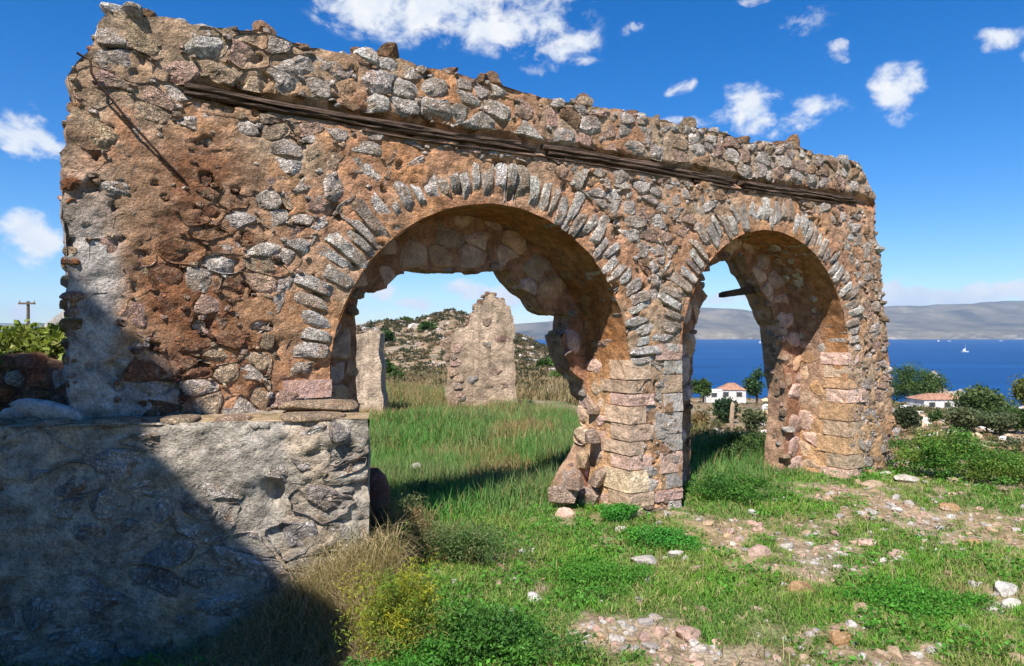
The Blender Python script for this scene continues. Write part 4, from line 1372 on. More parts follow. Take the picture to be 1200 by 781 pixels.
def build_grass():
    rs = np.random.default_rng(51)
    # short mixed turf in front
    x, y = scatter_view(420000, 3.4, 17, rs, power=1.45)
    lv = lushness(x, y)
    u = (x-W_O[0])*W_D[0]+(y-W_O[1])*W_D[1]; b = -((x-W_O[0])*W_N[0]+(y-W_O[1])*W_N[1])
    keep = wall_clear(x, y) & (rs.random(len(x)) < .04+1.0*sstep(lv, .30, .85)) & ((b < 1.6) | (u > 7))
    x, y, lv = x[keep], y[keep], lv[keep]
    n = len(x); z = ground_z(x, y)-.01
    P = np.stack([x, y, z], 1)
    cl = fbm(P*np.array([1, 1, 0]), 3.2, 3, 501)
    ln = (.035+.07*lv*rs.random(n)+.04*np.clip(cl, 0, 1))*(.6+.6*lv)
    V, F = blades(P, ln, .0045+.0006*y, rs, .75)
    c1 = np.array([.12, .28, .028]); c2 = np.array([.19, .26, .055]); c3 = np.array([.075, .18, .035]); dry = np.array([.36, .28, .14])
    w = np.clip(.5+.9*cl, 0, 1)[:, None]
    T = c2*(1-w)+c1*w
    w3 = np.clip(fbm(P*np.array([1, 1, 0]), 1.2, 3, 503)+.15, 0, .8)[:, None]; T = T*(1-w3)+c3*w3
    isdry = rs.random(n) < .06+.22*(1-lv)+.2*np.clip(fbm(P*np.array([1, 1, 0]), 1.6, 2, 505), 0, 1)
    T[isdry] = dry*rs.uniform(.7, 1.2, (isdry.sum(), 1))
    T = T*rs.uniform(.8, 1.45, (n, 1))
    o = link('turf', mesh_arrays('turf', V, F, np.repeat(T, 5, 0)), M_GRASS); tag(o, 'short green turf growing in patches over stony soil in front of the ruin', 'grass', kind='stuff')
    # dead stalks and wiry stems standing in the turf
    x, y = scatter_view(9000, 3.6, 16, rs, power=1.5); b = -((x-W_O[0])*W_N[0]+(y-W_O[1])*W_N[1])
    keep = wall_clear(x, y) & (fbm(xyz(x, y), 1.5, 3, 507) > -.05) & ((b < 1.2) | (x/y > .55)); x, y = x[keep], y[keep]; n = len(x)
    V, F = blades(np.stack([x, y, ground_z(x, y)-.01], 1), rs.uniform(.10, .30, n), .0032+.0004*y, rs, .7)
    T = np.array([[.40, .31, .17], [.30, .21, .11], [.24, .24, .10]])[rs.integers(0, 3, n)]*rs.uniform(.7, 1.2, (n, 1))
    o = link('dead_stalks', mesh_arrays('dead_stalks', V, F, np.repeat(T, 5, 0)), M_GRASS); tag(o, 'dead straw-coloured stalks scattered through the turf', 'dry grass', kind='stuff')
    # taller grass behind the wall
    x, y = scatter_view(380000, 7.0, 38, rs, power=1.35, xr=(-.34, .56))
    b = -((x-W_O[0])*W_N[0]+(y-W_O[1])*W_N[1]); u = (x-W_O[0])*W_D[0]+(y-W_O[1])*W_D[1]
    keep = wall_clear(x, y) & (b > .55) & (u < 6.6) & ~((b > 6) & (x/y > .2))
    keep &= rs.random(len(x)) < .35+.65*sstep(fbm(xyz(x, y), .9, 3, 517), -.35, .1)
    x, y, b = x[keep], y[keep], b[keep]; n = len(x)
    P = np.stack([x, y, ground_z(x, y)-.02], 1)
    ln = (.16+.22*rs.random(n)+.18*fbm(P*np.array([1, 1, 0]), .8, 3, 511))*sstep(b, .3, 1.6)*1.15+.05
    V, F = blades(P, ln, .006+.0007*y, rs, .38)
    w = np.clip(.5+fbm(P*np.array([1, 1, 0]), 1.0, 3, 513), 0, 1)[:, None]
    T = np.array([.11, .27, .055])*w+np.array([.18, .25, .09])*(1-w)
    isdry = rs.random(n) < .12+.75*sstep(fbm(P*np.array([1, 1, 0]), .55, 3, 515), .08, .4)+.6*sstep(y, 15, 20)
    T[isdry] = np.array([.36, .26, .12])*rs.uniform(.6, 1.2, (isdry.sum(), 1))
    T = T*rs.uniform(.7, 1.3, (n, 1))
    o = link('meadow_grass', mesh_arrays('meadow_grass', V, F, np.repeat(T, 5, 0)), M_GRASS); tag(o, 'tall green meadow grass behind the arches', 'grass', kind='stuff')
    # thin dry grass on the hollow before the hill
    x, y = scatter_view(70000, 20, 80, rs, power=1.25, xr=(-.34, .2)); keep = (y > 22) & (fbm(xyz(x, y), .12, 3, 519) > -.25); x, y = x[keep], y[keep]; n = len(x)
    V, F = blades(np.stack([x, y, ground_z(x, y)-.02], 1), rs.uniform(.15, .5, n), .008+.0012*y, rs, .6)
    T = np.array([[.36, .26, .13], [.28, .19, .10], [.20, .19, .08], [.40, .30, .17]])[rs.integers(0, 4, n)]*rs.uniform(.6, 1.15, (n, 1))
    o = link('dry_meadow', mesh_arrays('dry_meadow', V, F, np.repeat(T, 5, 0)), M_GRASS); tag(o, 'thin dry brown grass in the hollow before the rocky hill', 'dry grass', kind='stuff')
    # creeping broad-leaved weeds in the lush patches
    x, y = scatter_view(90000, 3.5, 15, rs, power=1.4)
    lv = lushness(x, y); p = xyz(x, y)
    keep = wall_clear(x, y) & (lv > .62) & (fbm(p, 2.4, 3, 521) > .02)
    x, y = x[keep], y[keep]; n = len(x)
    z = ground_z(x, y)+rs.uniform(.0, .10, n)*(.4+np.clip(fbm(xyz(x, y), 2.4, 3, 521)*2, 0, 1.2))
    V, F = leaf_cards(np.stack([x, y, z], 1), rs.uniform(.010, .024, n)*(1+y*.05), rs, .5, 1.7)
    T = np.array([.085, .25, .03])*rs.uniform(.6, 1.45, (n, 1))
    o = link('creeping_weeds', mesh_arrays('creeping_weeds', V, F, np.repeat(T, 4, 0)), M_LEAF); tag(o, 'bright green broad-leaved weeds creeping through the turf', 'weeds', kind='stuff')
    # straw at the foot of the retaining wall
    n = 60000
    a = rs.uniform(-3.9, .22, n); s = np.abs(rs.normal(0, .36, n))+.05
    dens = sstep(a, -2.0, -.5)*(1-.75*sstep(s, .35, 1.1))
    keep = rs.random(n) < np.maximum(dens, .06)
    a, s = a[keep], s[keep]; n = len(a)
    x = LW_A[0]+a*LW_E[0]+s*LW_N[0]; y = LW_A[1]+a*LW_E[1]+s*LW_N[1]
    ln = rs.uniform(.14, .46, n)*(.5+.6*sstep(a, -1.6, -.2))*(1-.35*sstep(s, .3, 1.0))
    pile = rs.random(n)*.55*sstep(a, -1.35, -.15)*(1-sstep(s, .12, .6))
    P = np.stack([x, y, ground_z(x, y)-.02+pile], 1)
    V, F = blades(P, ln, .0042, rs, 1.0)
    T = np.array([.45, .35, .19])*rs.uniform(.55, 1.35, (n, 1)); g = rs.random(n) < .22; T[g] = np.array([.17, .19, .06])*rs.uniform(.7, 1.2, (g.sum(), 1))
    o = link('dry_straw', mesh_arrays('dry_straw', V, F, np.repeat(T, 5, 0)), M_GRASS); tag(o, 'dry yellow straw grass at the foot of the retaining wall', 'dry grass', kind='stuff')
build_grass()

def shrub(name, label, cat, c, rx, ry, h, n, leaf, cols, seed, group=None, stems=14, long=1.8, lumps=14, wild=.5):
    """low plant: stems and leaves in lumpy clusters"""
    rs = np.random.default_rng(seed)
    c = np.asarray(c, float)
    r = empty(name, c, label, cat, group)
    cs = rs.normal(size=(lumps, 3))*np.array([.42*rx, .42*ry, .2*h])+np.array([0, 0, .5*h])
    cs[:, 2] = np.clip(cs[:, 2], .1*h, .92*h)
    sh = 1-.55*(cs[:, 2]/h)**2; cs[:, :2] *= sh[:, None]
    k = rs.integers(0, lumps, n); rr = rs.uniform(.5, 1.25, lumps)
    d = rs.normal(size=(n, 3)); d /= np.linalg.norm(d, axis=1, keepdims=True)
    P = cs[k]+d*(rs.random(n)**.45)[:, None]*rr[k][:, None]*np.array([rx*.36, ry*.36, h*.24])
    P[:, 2] = np.maximum(P[:, 2], .01)
    V, F = leaf_cards(P+c, leaf*rs.uniform(.6, 1.35, n), rs, .1, long)
    cols = np.asarray(cols, float); tl = cols[rs.integers(0, len(cols), lumps)][k]
    T = tl*rs.uniform(.7, 1.35, (n, 1))
    link('foliage', mesh_arrays('foliage', V, F, np.repeat(T, 4, 0)), M_LEAF, r)
    Vs, Fs = [], []; b = 0
    for i in range(stems):
        tip = cs[i % lumps]*rs.uniform(.8, 1.15); mid = tip*.5+np.array([rs.normal(0, .05*rx), rs.normal(0, .05*ry), -.03*h])
        V, F = tube(np.array([c+np.array([rs.normal(0, .04), rs.normal(0, .04), -.03]), c+mid, c+tip]), [.008*max(h, .5), .006*max(h, .5), .003*max(h, .5)], 5)
        Vs.append(V); Fs.append(F+b); b += len(V)
    link('stems', mesh_arrays('stems', np.concatenate(Vs), np.concatenate(Fs), np.array([.16, .11, .06])), M_WOOD, r)
    return r

def tree(name, label, c, height, cw, n, leaf, cols, seed, trunk_h=.3, group=None, lumps=22, squash=.8, cat='tree'):
    rs = np.random.default_rng(seed); c = np.asarray(c, float)
    r = empty(name, c, label, cat, group)
    ch = height*(1-trunk_h); cc = np.array([0, 0, height*trunk_h+ch*.5])
    d = rs.normal(size=(lumps, 3)); d /= np.linalg.norm(d, axis=1, keepdims=True)
    cs = cc+d*(rs.uniform(.35, .85, (lumps, 1)))*np.array([cw*.5, cw*.5, ch*.46])
    rr = rs.uniform(.16, .30, lumps)
    k = rs.integers(0, lumps, n)
    e = rs.normal(size=(n, 3)); e /= np.linalg.norm(e, axis=1, keepdims=True)
    P = cs[k]+e*(rs.random(n)**.5)[:, None]*rr[k][:, None]*np.array([cw, cw, ch*squash])
    V, F = leaf_cards(P+c, leaf*rs.uniform(.6, 1.4, n), rs, .1, 1.5)
    cols = np.asarray(cols, float)
    T = cols[rs.integers(0, len(cols), lumps)][k]*rs.uniform(.65, 1.4, (n, 1))
    link('crown', mesh_arrays('crown', V, F, np.repeat(T, 4, 0)), M_LEAF, r)
    Vs, Fs = [], []; b = 0
    def limb(pts, rad):
        nonlocal b
        V, F = tube(pts, rad, 7); Vs.append(V); Fs.append(F+b); b += len(V)
    top = np.array([rs.normal(0, .05*cw), rs.normal(0, .05*cw), height*.72])
    limb(np.array([c+[0, 0, -.2], c+top*.35+[rs.normal(0, .03*cw), 0, 0], c+top]), [height*.035, height*.026, height*.008])
    for i in range(8):
        s = rs.uniform(.25, .7); limb(np.array([c+top*s, c+(top*s+cs[i])/2+[0, 0, .03*height], c+cs[i]]), [height*.016, height*.010, height*.004])
    link('trunk', mesh_arrays('trunk', np.concatenate(Vs), np.concatenate(Fs), np.array([.14, .10, .07])), M_WOOD, r)
    return r

G1 = [(.07, .19, .03), (.09, .23, .035), (.055, .14, .028)]
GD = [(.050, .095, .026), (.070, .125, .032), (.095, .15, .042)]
GO = [(.12, .15, .07), (.09, .12, .05), (.16, .17, .08)]
GY = [(.28, .29, .02), (.36, .33, .025), (.20, .26, .03)]

def build_shrubs():
    def g(x, y): return on_ground(x, y)
    shrub('yellow_bush', 'yellow-green wispy bush at the right end of the dry straw', 'bush', g(466, 775), .40, .34, .60, 9500, .007, GY+[(.13, .22, .03), (.22, .22, .05)], 601, lumps=60, long=4.5, stems=80)
    shrub('weed_clump', 'dark green leafy weed clump at the bottom of the picture right of the yellow bush', 'weed', g(570, 776), .62, .34, .34, 11000, .013, G1, 602, lumps=44, long=2.2, stems=30)
    shrub('weed_clump', 'bright green weed clump in the bottom left corner of the grass under the yellow bush', 'weed', g(490, 800), .38, .25, .24, 5000, .013, [(.08, .24, .03), (.07, .19, .03)], 603, lumps=26)
    shrub('dry_bush', 'twiggy brown and grey-green bush beside the end of the retaining wall', 'bush', g(468, 655), .46, .38, .62, 7000, .0085, [(.22, .17, .08), (.14, .16, .065), (.26, .16, .08)], 604, lumps=34, stems=70, long=4)
    shrub('herb_bush', 'grey-green herb bush in the grass before the big arch', 'bush', g(545, 660), .60, .40, .36, 7500, .009, [(.12, .19, .06), (.09, .17, .05), (.17, .19, .08)], 605, lumps=40, long=3.4, stems=40)
    shrub('weed_clump', 'rounded bright green weed clump at the foot of the middle pier', 'weed', g(722, 612), .26, .22, .22, 3400, .014, [(.06, .24, .035), (.07, .27, .035)], 606)
    shrub('weed_clump', 'bright green weed clump in the grass right of the middle pier foot', 'weed', g(775, 640), .42, .26, .18, 4400, .014, [(.06, .25, .035), (.08, .26, .035)], 607, lumps=26)
    shrub('weed_clump', 'lush green weed clump in the opening of the small arch', 'weed', g(850, 586), .60, .42, .34, 6400, .016, G1, 608, lumps=30)
    shrub('weed_clump', 'sunny green weed clump in the middle of the grass at the right', 'weed', g(1075, 712), .62, .42, .13, 7000, .013, [(.07, .25, .025), (.10, .27, .035)], 609, lumps=44)
    shrub('weed_clump', 'green weed clump low in the grass below the middle pier', 'weed', g(700, 680), .58, .40, .13, 6400, .013, [(.08, .24, .03), (.10, .26, .035)], 610, lumps=44)
    shrub('leafy_bush', 'leafy green bush growing right of the outer end of the ruined wall', 'bush', g(1100, 560), .75, .6, .72, 7600, .022, [(.07, .19, .03), (.10, .22, .035), (.15, .22, .04)], 611, lumps=40)
    shrub('leafy_bush', 'low yellowish green bush at the right edge of the picture above the rubble', 'bush', g(1168, 566), .80, .6, .46, 7000, .02, [(.09, .20, .03), (.16, .22, .04), (.12, .19, .035)], 612, lumps=40)
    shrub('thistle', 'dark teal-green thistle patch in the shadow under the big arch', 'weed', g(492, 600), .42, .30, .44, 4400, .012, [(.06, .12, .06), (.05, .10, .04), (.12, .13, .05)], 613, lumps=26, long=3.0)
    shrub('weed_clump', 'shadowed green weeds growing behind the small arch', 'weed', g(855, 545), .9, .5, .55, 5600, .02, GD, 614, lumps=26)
    # vine on the rubble wall at the left
    shrub('vine', 'sunlit leafy vine sprawling over the low rubble wall at the left edge', 'vine', np.array([-4.15, 6.05, 1.80]), .72, .30, .40, 3400, .048, [(.14, .20, .04), (.20, .25, .05), (.08, .13, .03), (.26, .27, .08)], 615, lumps=26, long=1.2)
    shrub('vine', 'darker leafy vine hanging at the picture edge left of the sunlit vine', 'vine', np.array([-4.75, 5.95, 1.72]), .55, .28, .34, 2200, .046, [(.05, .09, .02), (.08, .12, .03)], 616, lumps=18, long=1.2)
    # dry flower stalks on the terrace against the plaster
    rs = np.random.default_rng(617)
    r = empty('flower_stalks', at(180, 490, 5.45), 'pale dry flower stalks standing on the terrace against the shaded plaster', 'dry plant')
    for (x0, x1, y1) in ((184, 167, 432), (186, 166, 455), (164, 165, 470), (188, 187, 465), (212, 216, 474)):
        P0 = at(x0, 492, 5.45); P1 = at(x1, y1, 5.45)
        V, F = tube(np.array([P0, (P0+P1)/2+[.01, 0, 0], P1]), [.004, .003, .002], 5)
        st = link('stalk', mesh_arrays('stalk', V, F, np.array([.30, .24, .12])), M_GRASS, r, V.mean(0))
        n = 26; t = rs.uniform(.3, 1, n)[:, None]; P = P0*(1-t)+P1*t+rs.normal(0, .006, (n, 3))
        V, F = leaf_cards(P, rs.uniform(.008, .016, n), rs, 0, 1.2)
        tag(link('seed_heads', mesh_arrays('seed_heads', V, F, np.array([.48, .36, .16])), M_GRASS, st), kind='stuff')
build_shrubs()

# ------------------------------------------------------------------ loose stones in the grass
def build_loose():
    rs = np.random.default_rng(61)
    big = [(661, 603, .13, PINK*1.25, 'pinkish grey boulder at the foot of the blocks below the big arch'),
           (1024, 569, .21, TAN*1.15, 'flat cream slab lying in the grass by the outer pier'),
           (1062, 563, .20, GREY, 'flat grey slab at the right of the cream slab'),
           (1036, 556, .12, LIGHT, 'pale stone between the outer pier and the grey slab'),
           (1052, 600, .12, LIGHT, 'long white stone in the grass below the two slabs'),
           (808, 747, .12, PINK*1.1, 'rounded pink stone near the bottom centre of the grass'),
           (792, 652, .09, GREY*1.1, 'grey stone in the grass below the middle pier'),
           (754, 660, .18, GREY, 'broad flat grey stone left of the single grey stone below the pier'),
           (729, 622, .07, LIGHT, 'small pale stone between the two weed clumps by the middle pier'),
           (936, 692, .13, BROWN*1.5, 'reddish brown broken stone in the middle of the grass'),
           (625, 703, .09, LIGHT*1.15, 'white stone left of the bare patch low in the grass'),
           (1112, 598, .16, OCHRE*1.0, 'orange stone at the edge of the rubble on the right'),
           (1137, 637, .10, OCHRE*1.05, 'orange stone below the rubble on the right'),
           (1052, 653, .13, PINK*.95, 'dull pink stone right of the middle of the grass'),
           (1176, 693, .12, LIGHT, 'angular white stone near the right edge'),
           (1182, 712, .11, GREY*1.15, 'grey stone just below the angular white stone'),
           (1018, 640, .11, PINK*1.1, 'pink stone beside the bare soil in the grass'),
           (880, 602, .10, LIGHT*.9, 'pale stone in the grass before the small arch'),
           (683, 682, .07, PINK*1.3, 'pale pink stone standing in the lush weeds'),
           (887, 650, .14, PINK*1.0, 'pinkish stone in the bare patch before the outer pier'),
           (1160, 545, .14, TAN, 'tan stone between the bushes at the right'),
           (1183, 552, .13, LIGHT*.9, 'pale stone at the right picture edge among the bushes'),
           (985, 753, .11, OCHRE*.9, 'orange tinted stone low in the grass right of centre'),
           (1010, 715, .09, TAN, 'tan stone in the bare soil low at the right'),
           (488, 522, .12, LIGHT, 'white stone in the meadow grass behind the big arch')]
    for (x, y, sz, cc, lab) in big:
        c = on_ground(x, y) if y > 530 else at(x, y, 11.5)
        if y <= 530: c[2] = float(ground_z(c[:1], c[1:2])[0])+.25
        V, F = rock_arrays((sz*1.0, sz*rs.uniform(.7, .9), sz*(.32 if 'flat' in lab or 'slab' in lab else .55)), rs, cuts=11)
        V = V@rot_z(rs.uniform(-.5, .5)).T+c+np.array([0, 0, sz*.10])
        name = 'slab' if 'slab' in lab else ('boulder' if 'boulder' in lab else 'stone')
        tag(link(name, mesh_arrays(name, V, F, vary(cc*.78, rs, .05), smooth=False), M_ROCK, None, c), lab, name)
    sets = []
    for k in range(14):
        sets.append(rock_arrays((1.0, rs.uniform(.6, .95), rs.uniform(.4, .7)), rs, sub=1 if k % 2 else 2, cuts=9))
    pal = [('', LIGHT*.6), ('', PINK*.85), ('', TAN*.85), ('', GREY*.6)]
    meshes = []
    for k, (V, F) in enumerate(sets):
        for j, (lab, cc) in enumerate(pal):
            me = mesh_arrays('loose_stone', V, F, vary(cc, rs, .06), smooth=False); me.materials.append(M_ROCK); meshes.append((me, j))
    MARKS = [(on_ground(*p), t) for p, t in (((661, 615), 'below the broken blocks of the big arch'), ((760, 620), 'at the foot of the middle pier'), ((690, 690), 'around the low weed clump below the middle pier'),
             ((640, 740), 'left of the bare soil at the bottom'), ((745, 745), 'on the bare soil low in the centre'), ((850, 770), 'by the bottom edge right of centre'), ((885, 645), 'on the bare patch before the small arch'),
             ((940, 600), 'in the grass before the outer pier'), ((1030, 585), 'around the cream and grey slabs'), ((960, 690), 'around the reddish brown stone'), ((1075, 740), 'below the sunny weed clump at the right'),
             ((1000, 770), 'by the bottom edge at the right'), ((1130, 610), 'in the orange rubble on the right'), ((1170, 700), 'at the right edge near the angular white stone'), ((1180, 770), 'in the lower right corner'),
             ((800, 680), 'in the turf below the pier weeds'), ((1100, 560), 'among the leafy bushes right of the ruin'), ((560, 690), 'between the herb bush and the dark weed clump'), ((1040, 650), 'in the turf left of the orange rubble'))]
    n = 0; grp = ['pale grey loose stones', 'pink loose stones', 'tan loose stones', 'dull grey loose stones']
    restV, restF, restT, base = [], [], [], 0
    x, y = scatter_view(9000, 4.2, 15, rs, power=1.2, xr=(-.22, .76))
    lv = lushness(x, y); u = (x-W_O[0])*W_D[0]+(y-W_O[1])*W_D[1]; b = -((x-W_O[0])*W_N[0]+(y-W_O[1])*W_N[1])
    keep = wall_clear(x, y) & ((b < -.1) | (u > 7.2)) & (rs.random(len(x)) < .10+1.1*(1-sstep(lv, .15, .62)))
    x, y, lv = x[keep], y[keep], lv[keep]
    z = ground_z(x, y)
    sz = np.exp(rs.normal(-3.9, .6, len(x)))*(1+.03*y); sz = np.minimum(sz, .085)
    vis = np.argsort(-sz/y)
    for r_, i in enumerate(vis):
        me, j = meshes[rs.integers(len(meshes))]
        if r_ < 260:
            o = bpy.data.objects.new('loose_stone', me); COL.objects.link(o)
            o.location = (x[i], y[i], z[i]+sz[i]*.05); o.rotation_euler = (rs.normal(0, .2), rs.normal(0, .2), rs.uniform(0, 6.28)); s = sz[i]; o.scale = (s, s, s)
            k = int(np.argmin([(x[i]-m[0][0])**2+(y[i]-m[0][1])**2 for m in MARKS]))
            size = ['small', 'fist-sized'][int(s > .045)]
            lab = size+' '+['pale grey', 'pink', 'tan', 'dull grey'][j]+' stone lying '+MARKS[k][1]
            tag(o, lab, 'stone', lab.replace(' stone lying', ' stones'))
        else:
            V, F = sets[int(rs.integers(0, 7))*2+1]
            V = V*sz[i]@rot_z(rs.uniform(0, 6)).T+np.array([x[i], y[i], z[i]+sz[i]*.15])
            restV.append(V); restF.append(F+base); base += len(V); restT.append(np.tile(vary(pal[j][1], rs), (len(V), 1)))
    o = link('gravel', mesh_arrays('gravel', np.concatenate(restV), np.concatenate(restF), np.concatenate(restT), smooth=False), M_ROCK)
    tag(o, 'small pinkish and grey gravel strewn over the bare soil', 'gravel', kind='stuff')
build_loose()

# ------------------------------------------------------------------ the slope down to the sea: houses, trees, boats
def gz(x, y): return float(ground_z(np.array([x]), np.array([y]))[0])

def box_bm(bm, lo, hi, M=None):
    lo = np.asarray(lo, float); hi = np.asarray(hi, float)
    vs = []
    for k in range(8):
        p = np.array([lo[0] if not k & 1 else hi[0], lo[1] if not k & 2 else hi[1], lo[2] if not k & 4 else hi[2]])
        vs.append(bm.verts.new(p))
    for f in ((0, 2, 3, 1), (4, 5, 7, 6), (0, 1, 5, 4), (2, 6, 7, 3), (0, 4, 6, 2), (1, 3, 7, 5)):
        bm.faces.new([vs[i] for i in f])

def house(label, c, w, d, h, rh, rz, roof=(.34, .185, .12), wall=(.62, .60, .56), wins=3, overhang=.25, name='house', hip=True):
    r = empty(name, c, label, 'house'); r.rotation_euler = (0, 0, rz)
    def put(nm, bm, mat, tint, par=r):
        me = bpy.data.meshes.new(nm); bm.to_mesh(me); bm.free()
        at_ = me.attributes.new('tint', 'FLOAT_COLOR', 'POINT'); at_.data.foreach_set('color', np.tile(np.array([*tint, 1], np.float32), len(me.vertices)))
        me.materials.append(mat); o = bpy.data.objects.new(nm, me); COL.objects.link(o); o.parent = par
        return o
    bm = bmesh.new(); box_bm(bm, (-w/2, -d/2, -1.5), (w/2, d/2, h))
    put('wall', bm, M_WALLWHITE, wall)
    bm = bmesh.new(); e = overhang; n = int(w/.45)
    # corrugated tile roof, two slopes
    ins = d*.42 if hip else 0
    for sgn in (-1, 1):
        rows = []
        for i in range(2*n+1):
            t = i/(2*n); xx = -w/2-e+(w+2*e)*t; bump = .06*(i % 2)
            xt = np.clip(xx, -w/2+ins, w/2-ins)
            rows.append((bm.verts.new((xx, sgn*(d/2+e), h-.05+bump)), bm.verts.new((xt, 0, h+rh+bump))))
        for a, b in zip(rows[:-1], rows[1:]):
            bm.faces.new((a[0], b[0], b[1], a[1]) if sgn < 0 else (a[1], b[1], b[0], a[0]))
    for sgn in (-1, 1):
        v = [bm.verts.new((sgn*(w/2+e), -d/2-e, h-.05)), bm.verts.new((sgn*(w/2+e), d/2+e, h-.05)), bm.verts.new((sgn*(w/2-ins), 0, h+rh))]
        bm.faces.new(v if sgn > 0 else v[::-1])
    put('roof', bm, M_TILE, roof)
    for i in range(wins):
        xx = -w/2+w*(i+.5)/wins
        bm = bmesh.new(); box_bm(bm, (xx-.42, -d/2-.06, h*.35), (xx+.42, -d/2-.004, h*.8))
        f = put('window', bm, M_WALLWHITE, (.30, .26, .22))
        bm = bmesh.new(); box_bm(bm, (xx-.34, -d/2-.075, h*.38), (xx+.34, -d/2-.063, h*.77))
        put('pane', bm, M_GLASSDARK, (.05, .06, .07), f)
    return r

def build_slope():
    # white house seen through the small arch, and the one beyond the right end of the wall
    Y = 100.; x = (857-CX)/FPX*Y
    house('small white house with an orange tiled roof seen through the small arch', (x, Y, EYE+(HY-468)/FPX*Y), 3.7, 3.2, 1.5, .85, -.2, wins=2, overhang=.15)
    bm = bmesh.new()
    Y = 85.; x = (1099-CX)/FPX*Y
    house('long low white house with an orange roof right of the ruin above the sea', (x, Y, EYE+(HY-481)/FPX*Y), 5.7, 3.6, 1.5, .6, .02, wins=3, overhang=.15)
    # low white annexe by the first
    Y = 97.; x = (836-CX)/FPX*Y
    house('flat white annexe left of the small white house', (x, Y, EYE+(HY-468)/FPX*Y), 2.2, 3, 1.3, .12, -.2, roof=(.7, .68, .62), wins=1, overhang=.05, name='annexe', hip=False)
    # grey gable and tiled roof at the far left, behind the vine
    Y = 17.5; x = (88-CX)/FPX*Y
    house('grey plastered house gable rising behind the vine at the left', (x, Y+2.5, 1.2), 5.0, 2.0, 1.0, .78, math.radians(90), roof=(.36, .33, .31), wall=(.36, .34, .33), wins=0, overhang=.04, hip=False)
    Y = 38.; x = (-6-CX)/FPX*Y
    house('house with an orange tiled roof at the left edge of the picture', (x, Y, EYE+(HY-430)/FPX*Y), 3.2, 4, 1.2, .75, .1, wins=1)
    # electricity pole
    Y = 45.; top = at(33, 356, Y)
    r = empty('utility_pole', (top[0], Y, top[2]-5.5), 'thin wooden utility pole with a crossbar on the left skyline', 'utility pole')
    V, F = tube(np.array([[top[0], Y, top[2]-5.5], [top[0], Y, top[2]+.15]]), [.12, .09], 8)
    link('post', mesh_arrays('post', V, F, np.array([.12, .09, .07])), M_WOOD, r)
    bm = bmesh.new(); box_bm(bm, (top[0]-.55, Y-.16, top[2]-.06), (top[0]+.55, Y-.09, top[2]+.06))
    bmesh_to('crossbar', bm, M_WOOD, r, (.12, .09, .07))
    for s in (-.48, .48):
        V, F = tube(np.array([[top[0]+s, Y-.12, top[2]+.062], [top[0]+s, Y-.12, top[2]+.2]]), [.05, .03], 8)
        link('insulator', mesh_arrays('insulator', V, F, np.array([.3, .3, .3])), M_WALLWHITE, r)
    # ruined white gable on the slope
    rs = np.random.default_rng(71)
    Y = 93.; rr = empty('white_ruin', at(1110, 475, Y), 'low ruined pale stone gable rising behind the long white house', 'ruin')
    F = plane_frame((0, Y), (1, 0)); P = lambda x, y: ((x-CX)/FPX*Y, EYE+(HY-y)/FPX*Y)
    rough_block_wall(rr, F, np.array([P(1086, 486), P(1089, 452), P(1093, 440), P(1097, 436), (P(1102, 450)), P(1112, 460), P(1128, 459), P(1140, 466), P(1150, 486)]), .5, .7, [LIGHT, GREY, CREAM], rs, core=(.45, .38, .30), thick=.8, res=.3, seed=450, cap=60, rag=.3)
    # trees, nearest first
    T = [('olive_tree', 'big dark evergreen tree against the outer edge of the ruined wall', 1066, 492, 95, 1066, 425, 62, 5600, .16, GD, .12),
         ('olive_tree', 'dark rounded tree right of the big evergreen beside the ruined white gable', 1088, 480, 91, 1084, 432, 40, 3200, .16, GD, .15),
         ('olive_tree', 'grey-green olive tree in front of the low white house', 1128, 512, 48, 1128, 474, 40, 3000, .13, GO, .12),
         ('olive_tree', 'broad olive tree in the middle of the slope at the right', 1150, 506, 52, 1152, 448, 62, 5200, .14, [(.09, .14, .04), (.12, .16, .055), (.075, .12, .035)], .1),
         ('shrub_tree', 'low olive bush at the foot of the broad olive tree', 1165, 514, 46, 1165, 478, 44, 3000, .13, GO, .1),
         ('shrub_tree', 'dark bush near the right picture edge below the pine', 1190, 512, 47, 1192, 474, 40, 2600, .13, GD, .1),
         ('pine_tree', 'yellowish green pine reaching in from the right picture edge', 1206, 486, 56, 1204, 432, 40, 2800, .15, [(.13, .14, .03), (.10, .12, .03), (.17, .16, .04)], .25),
         ('shrub_tree', 'small dark bush left of the low white house', 1062, 505, 46, 1064, 470, 34, 1800, .12, [(.05, .07, .03), (.07, .09, .04)], .1),
         ('shrub_tree', 'small round bush below the low white house', 1097, 500, 55, 1097, 480, 16, 900, .12, GD, .1),
         ('olive_tree', 'small green tree left of the white annexe through the small arch', 824, 472, 90, 827, 438, 26, 2000, .22, GD, .15),
         ('olive_tree', 'round green tree right of the small white house through the small arch', 886, 466, 100, 886, 432, 24, 1800, .24, [(.05, .10, .03), (.04, .08, .025)], .2),
         ('cypress', 'upright dark green tree in front of the small white house', 850, 500, 50, 850, 464, 30, 3000, .13, [(.03, .065, .03), (.05, .085, .035)], .06),
         ('shrub_tree', 'rounded scrub bush right of the upright dark tree through the small arch', 884, 506, 42, 884, 478, 30, 1700, .12, GO, .1),
         ('shrub_tree', 'dry brownish bush at the left side of the small arch', 820, 505, 40, 820, 476, 26, 1500, .11, [(.24, .16, .07), (.18, .14, .06)], .1)]
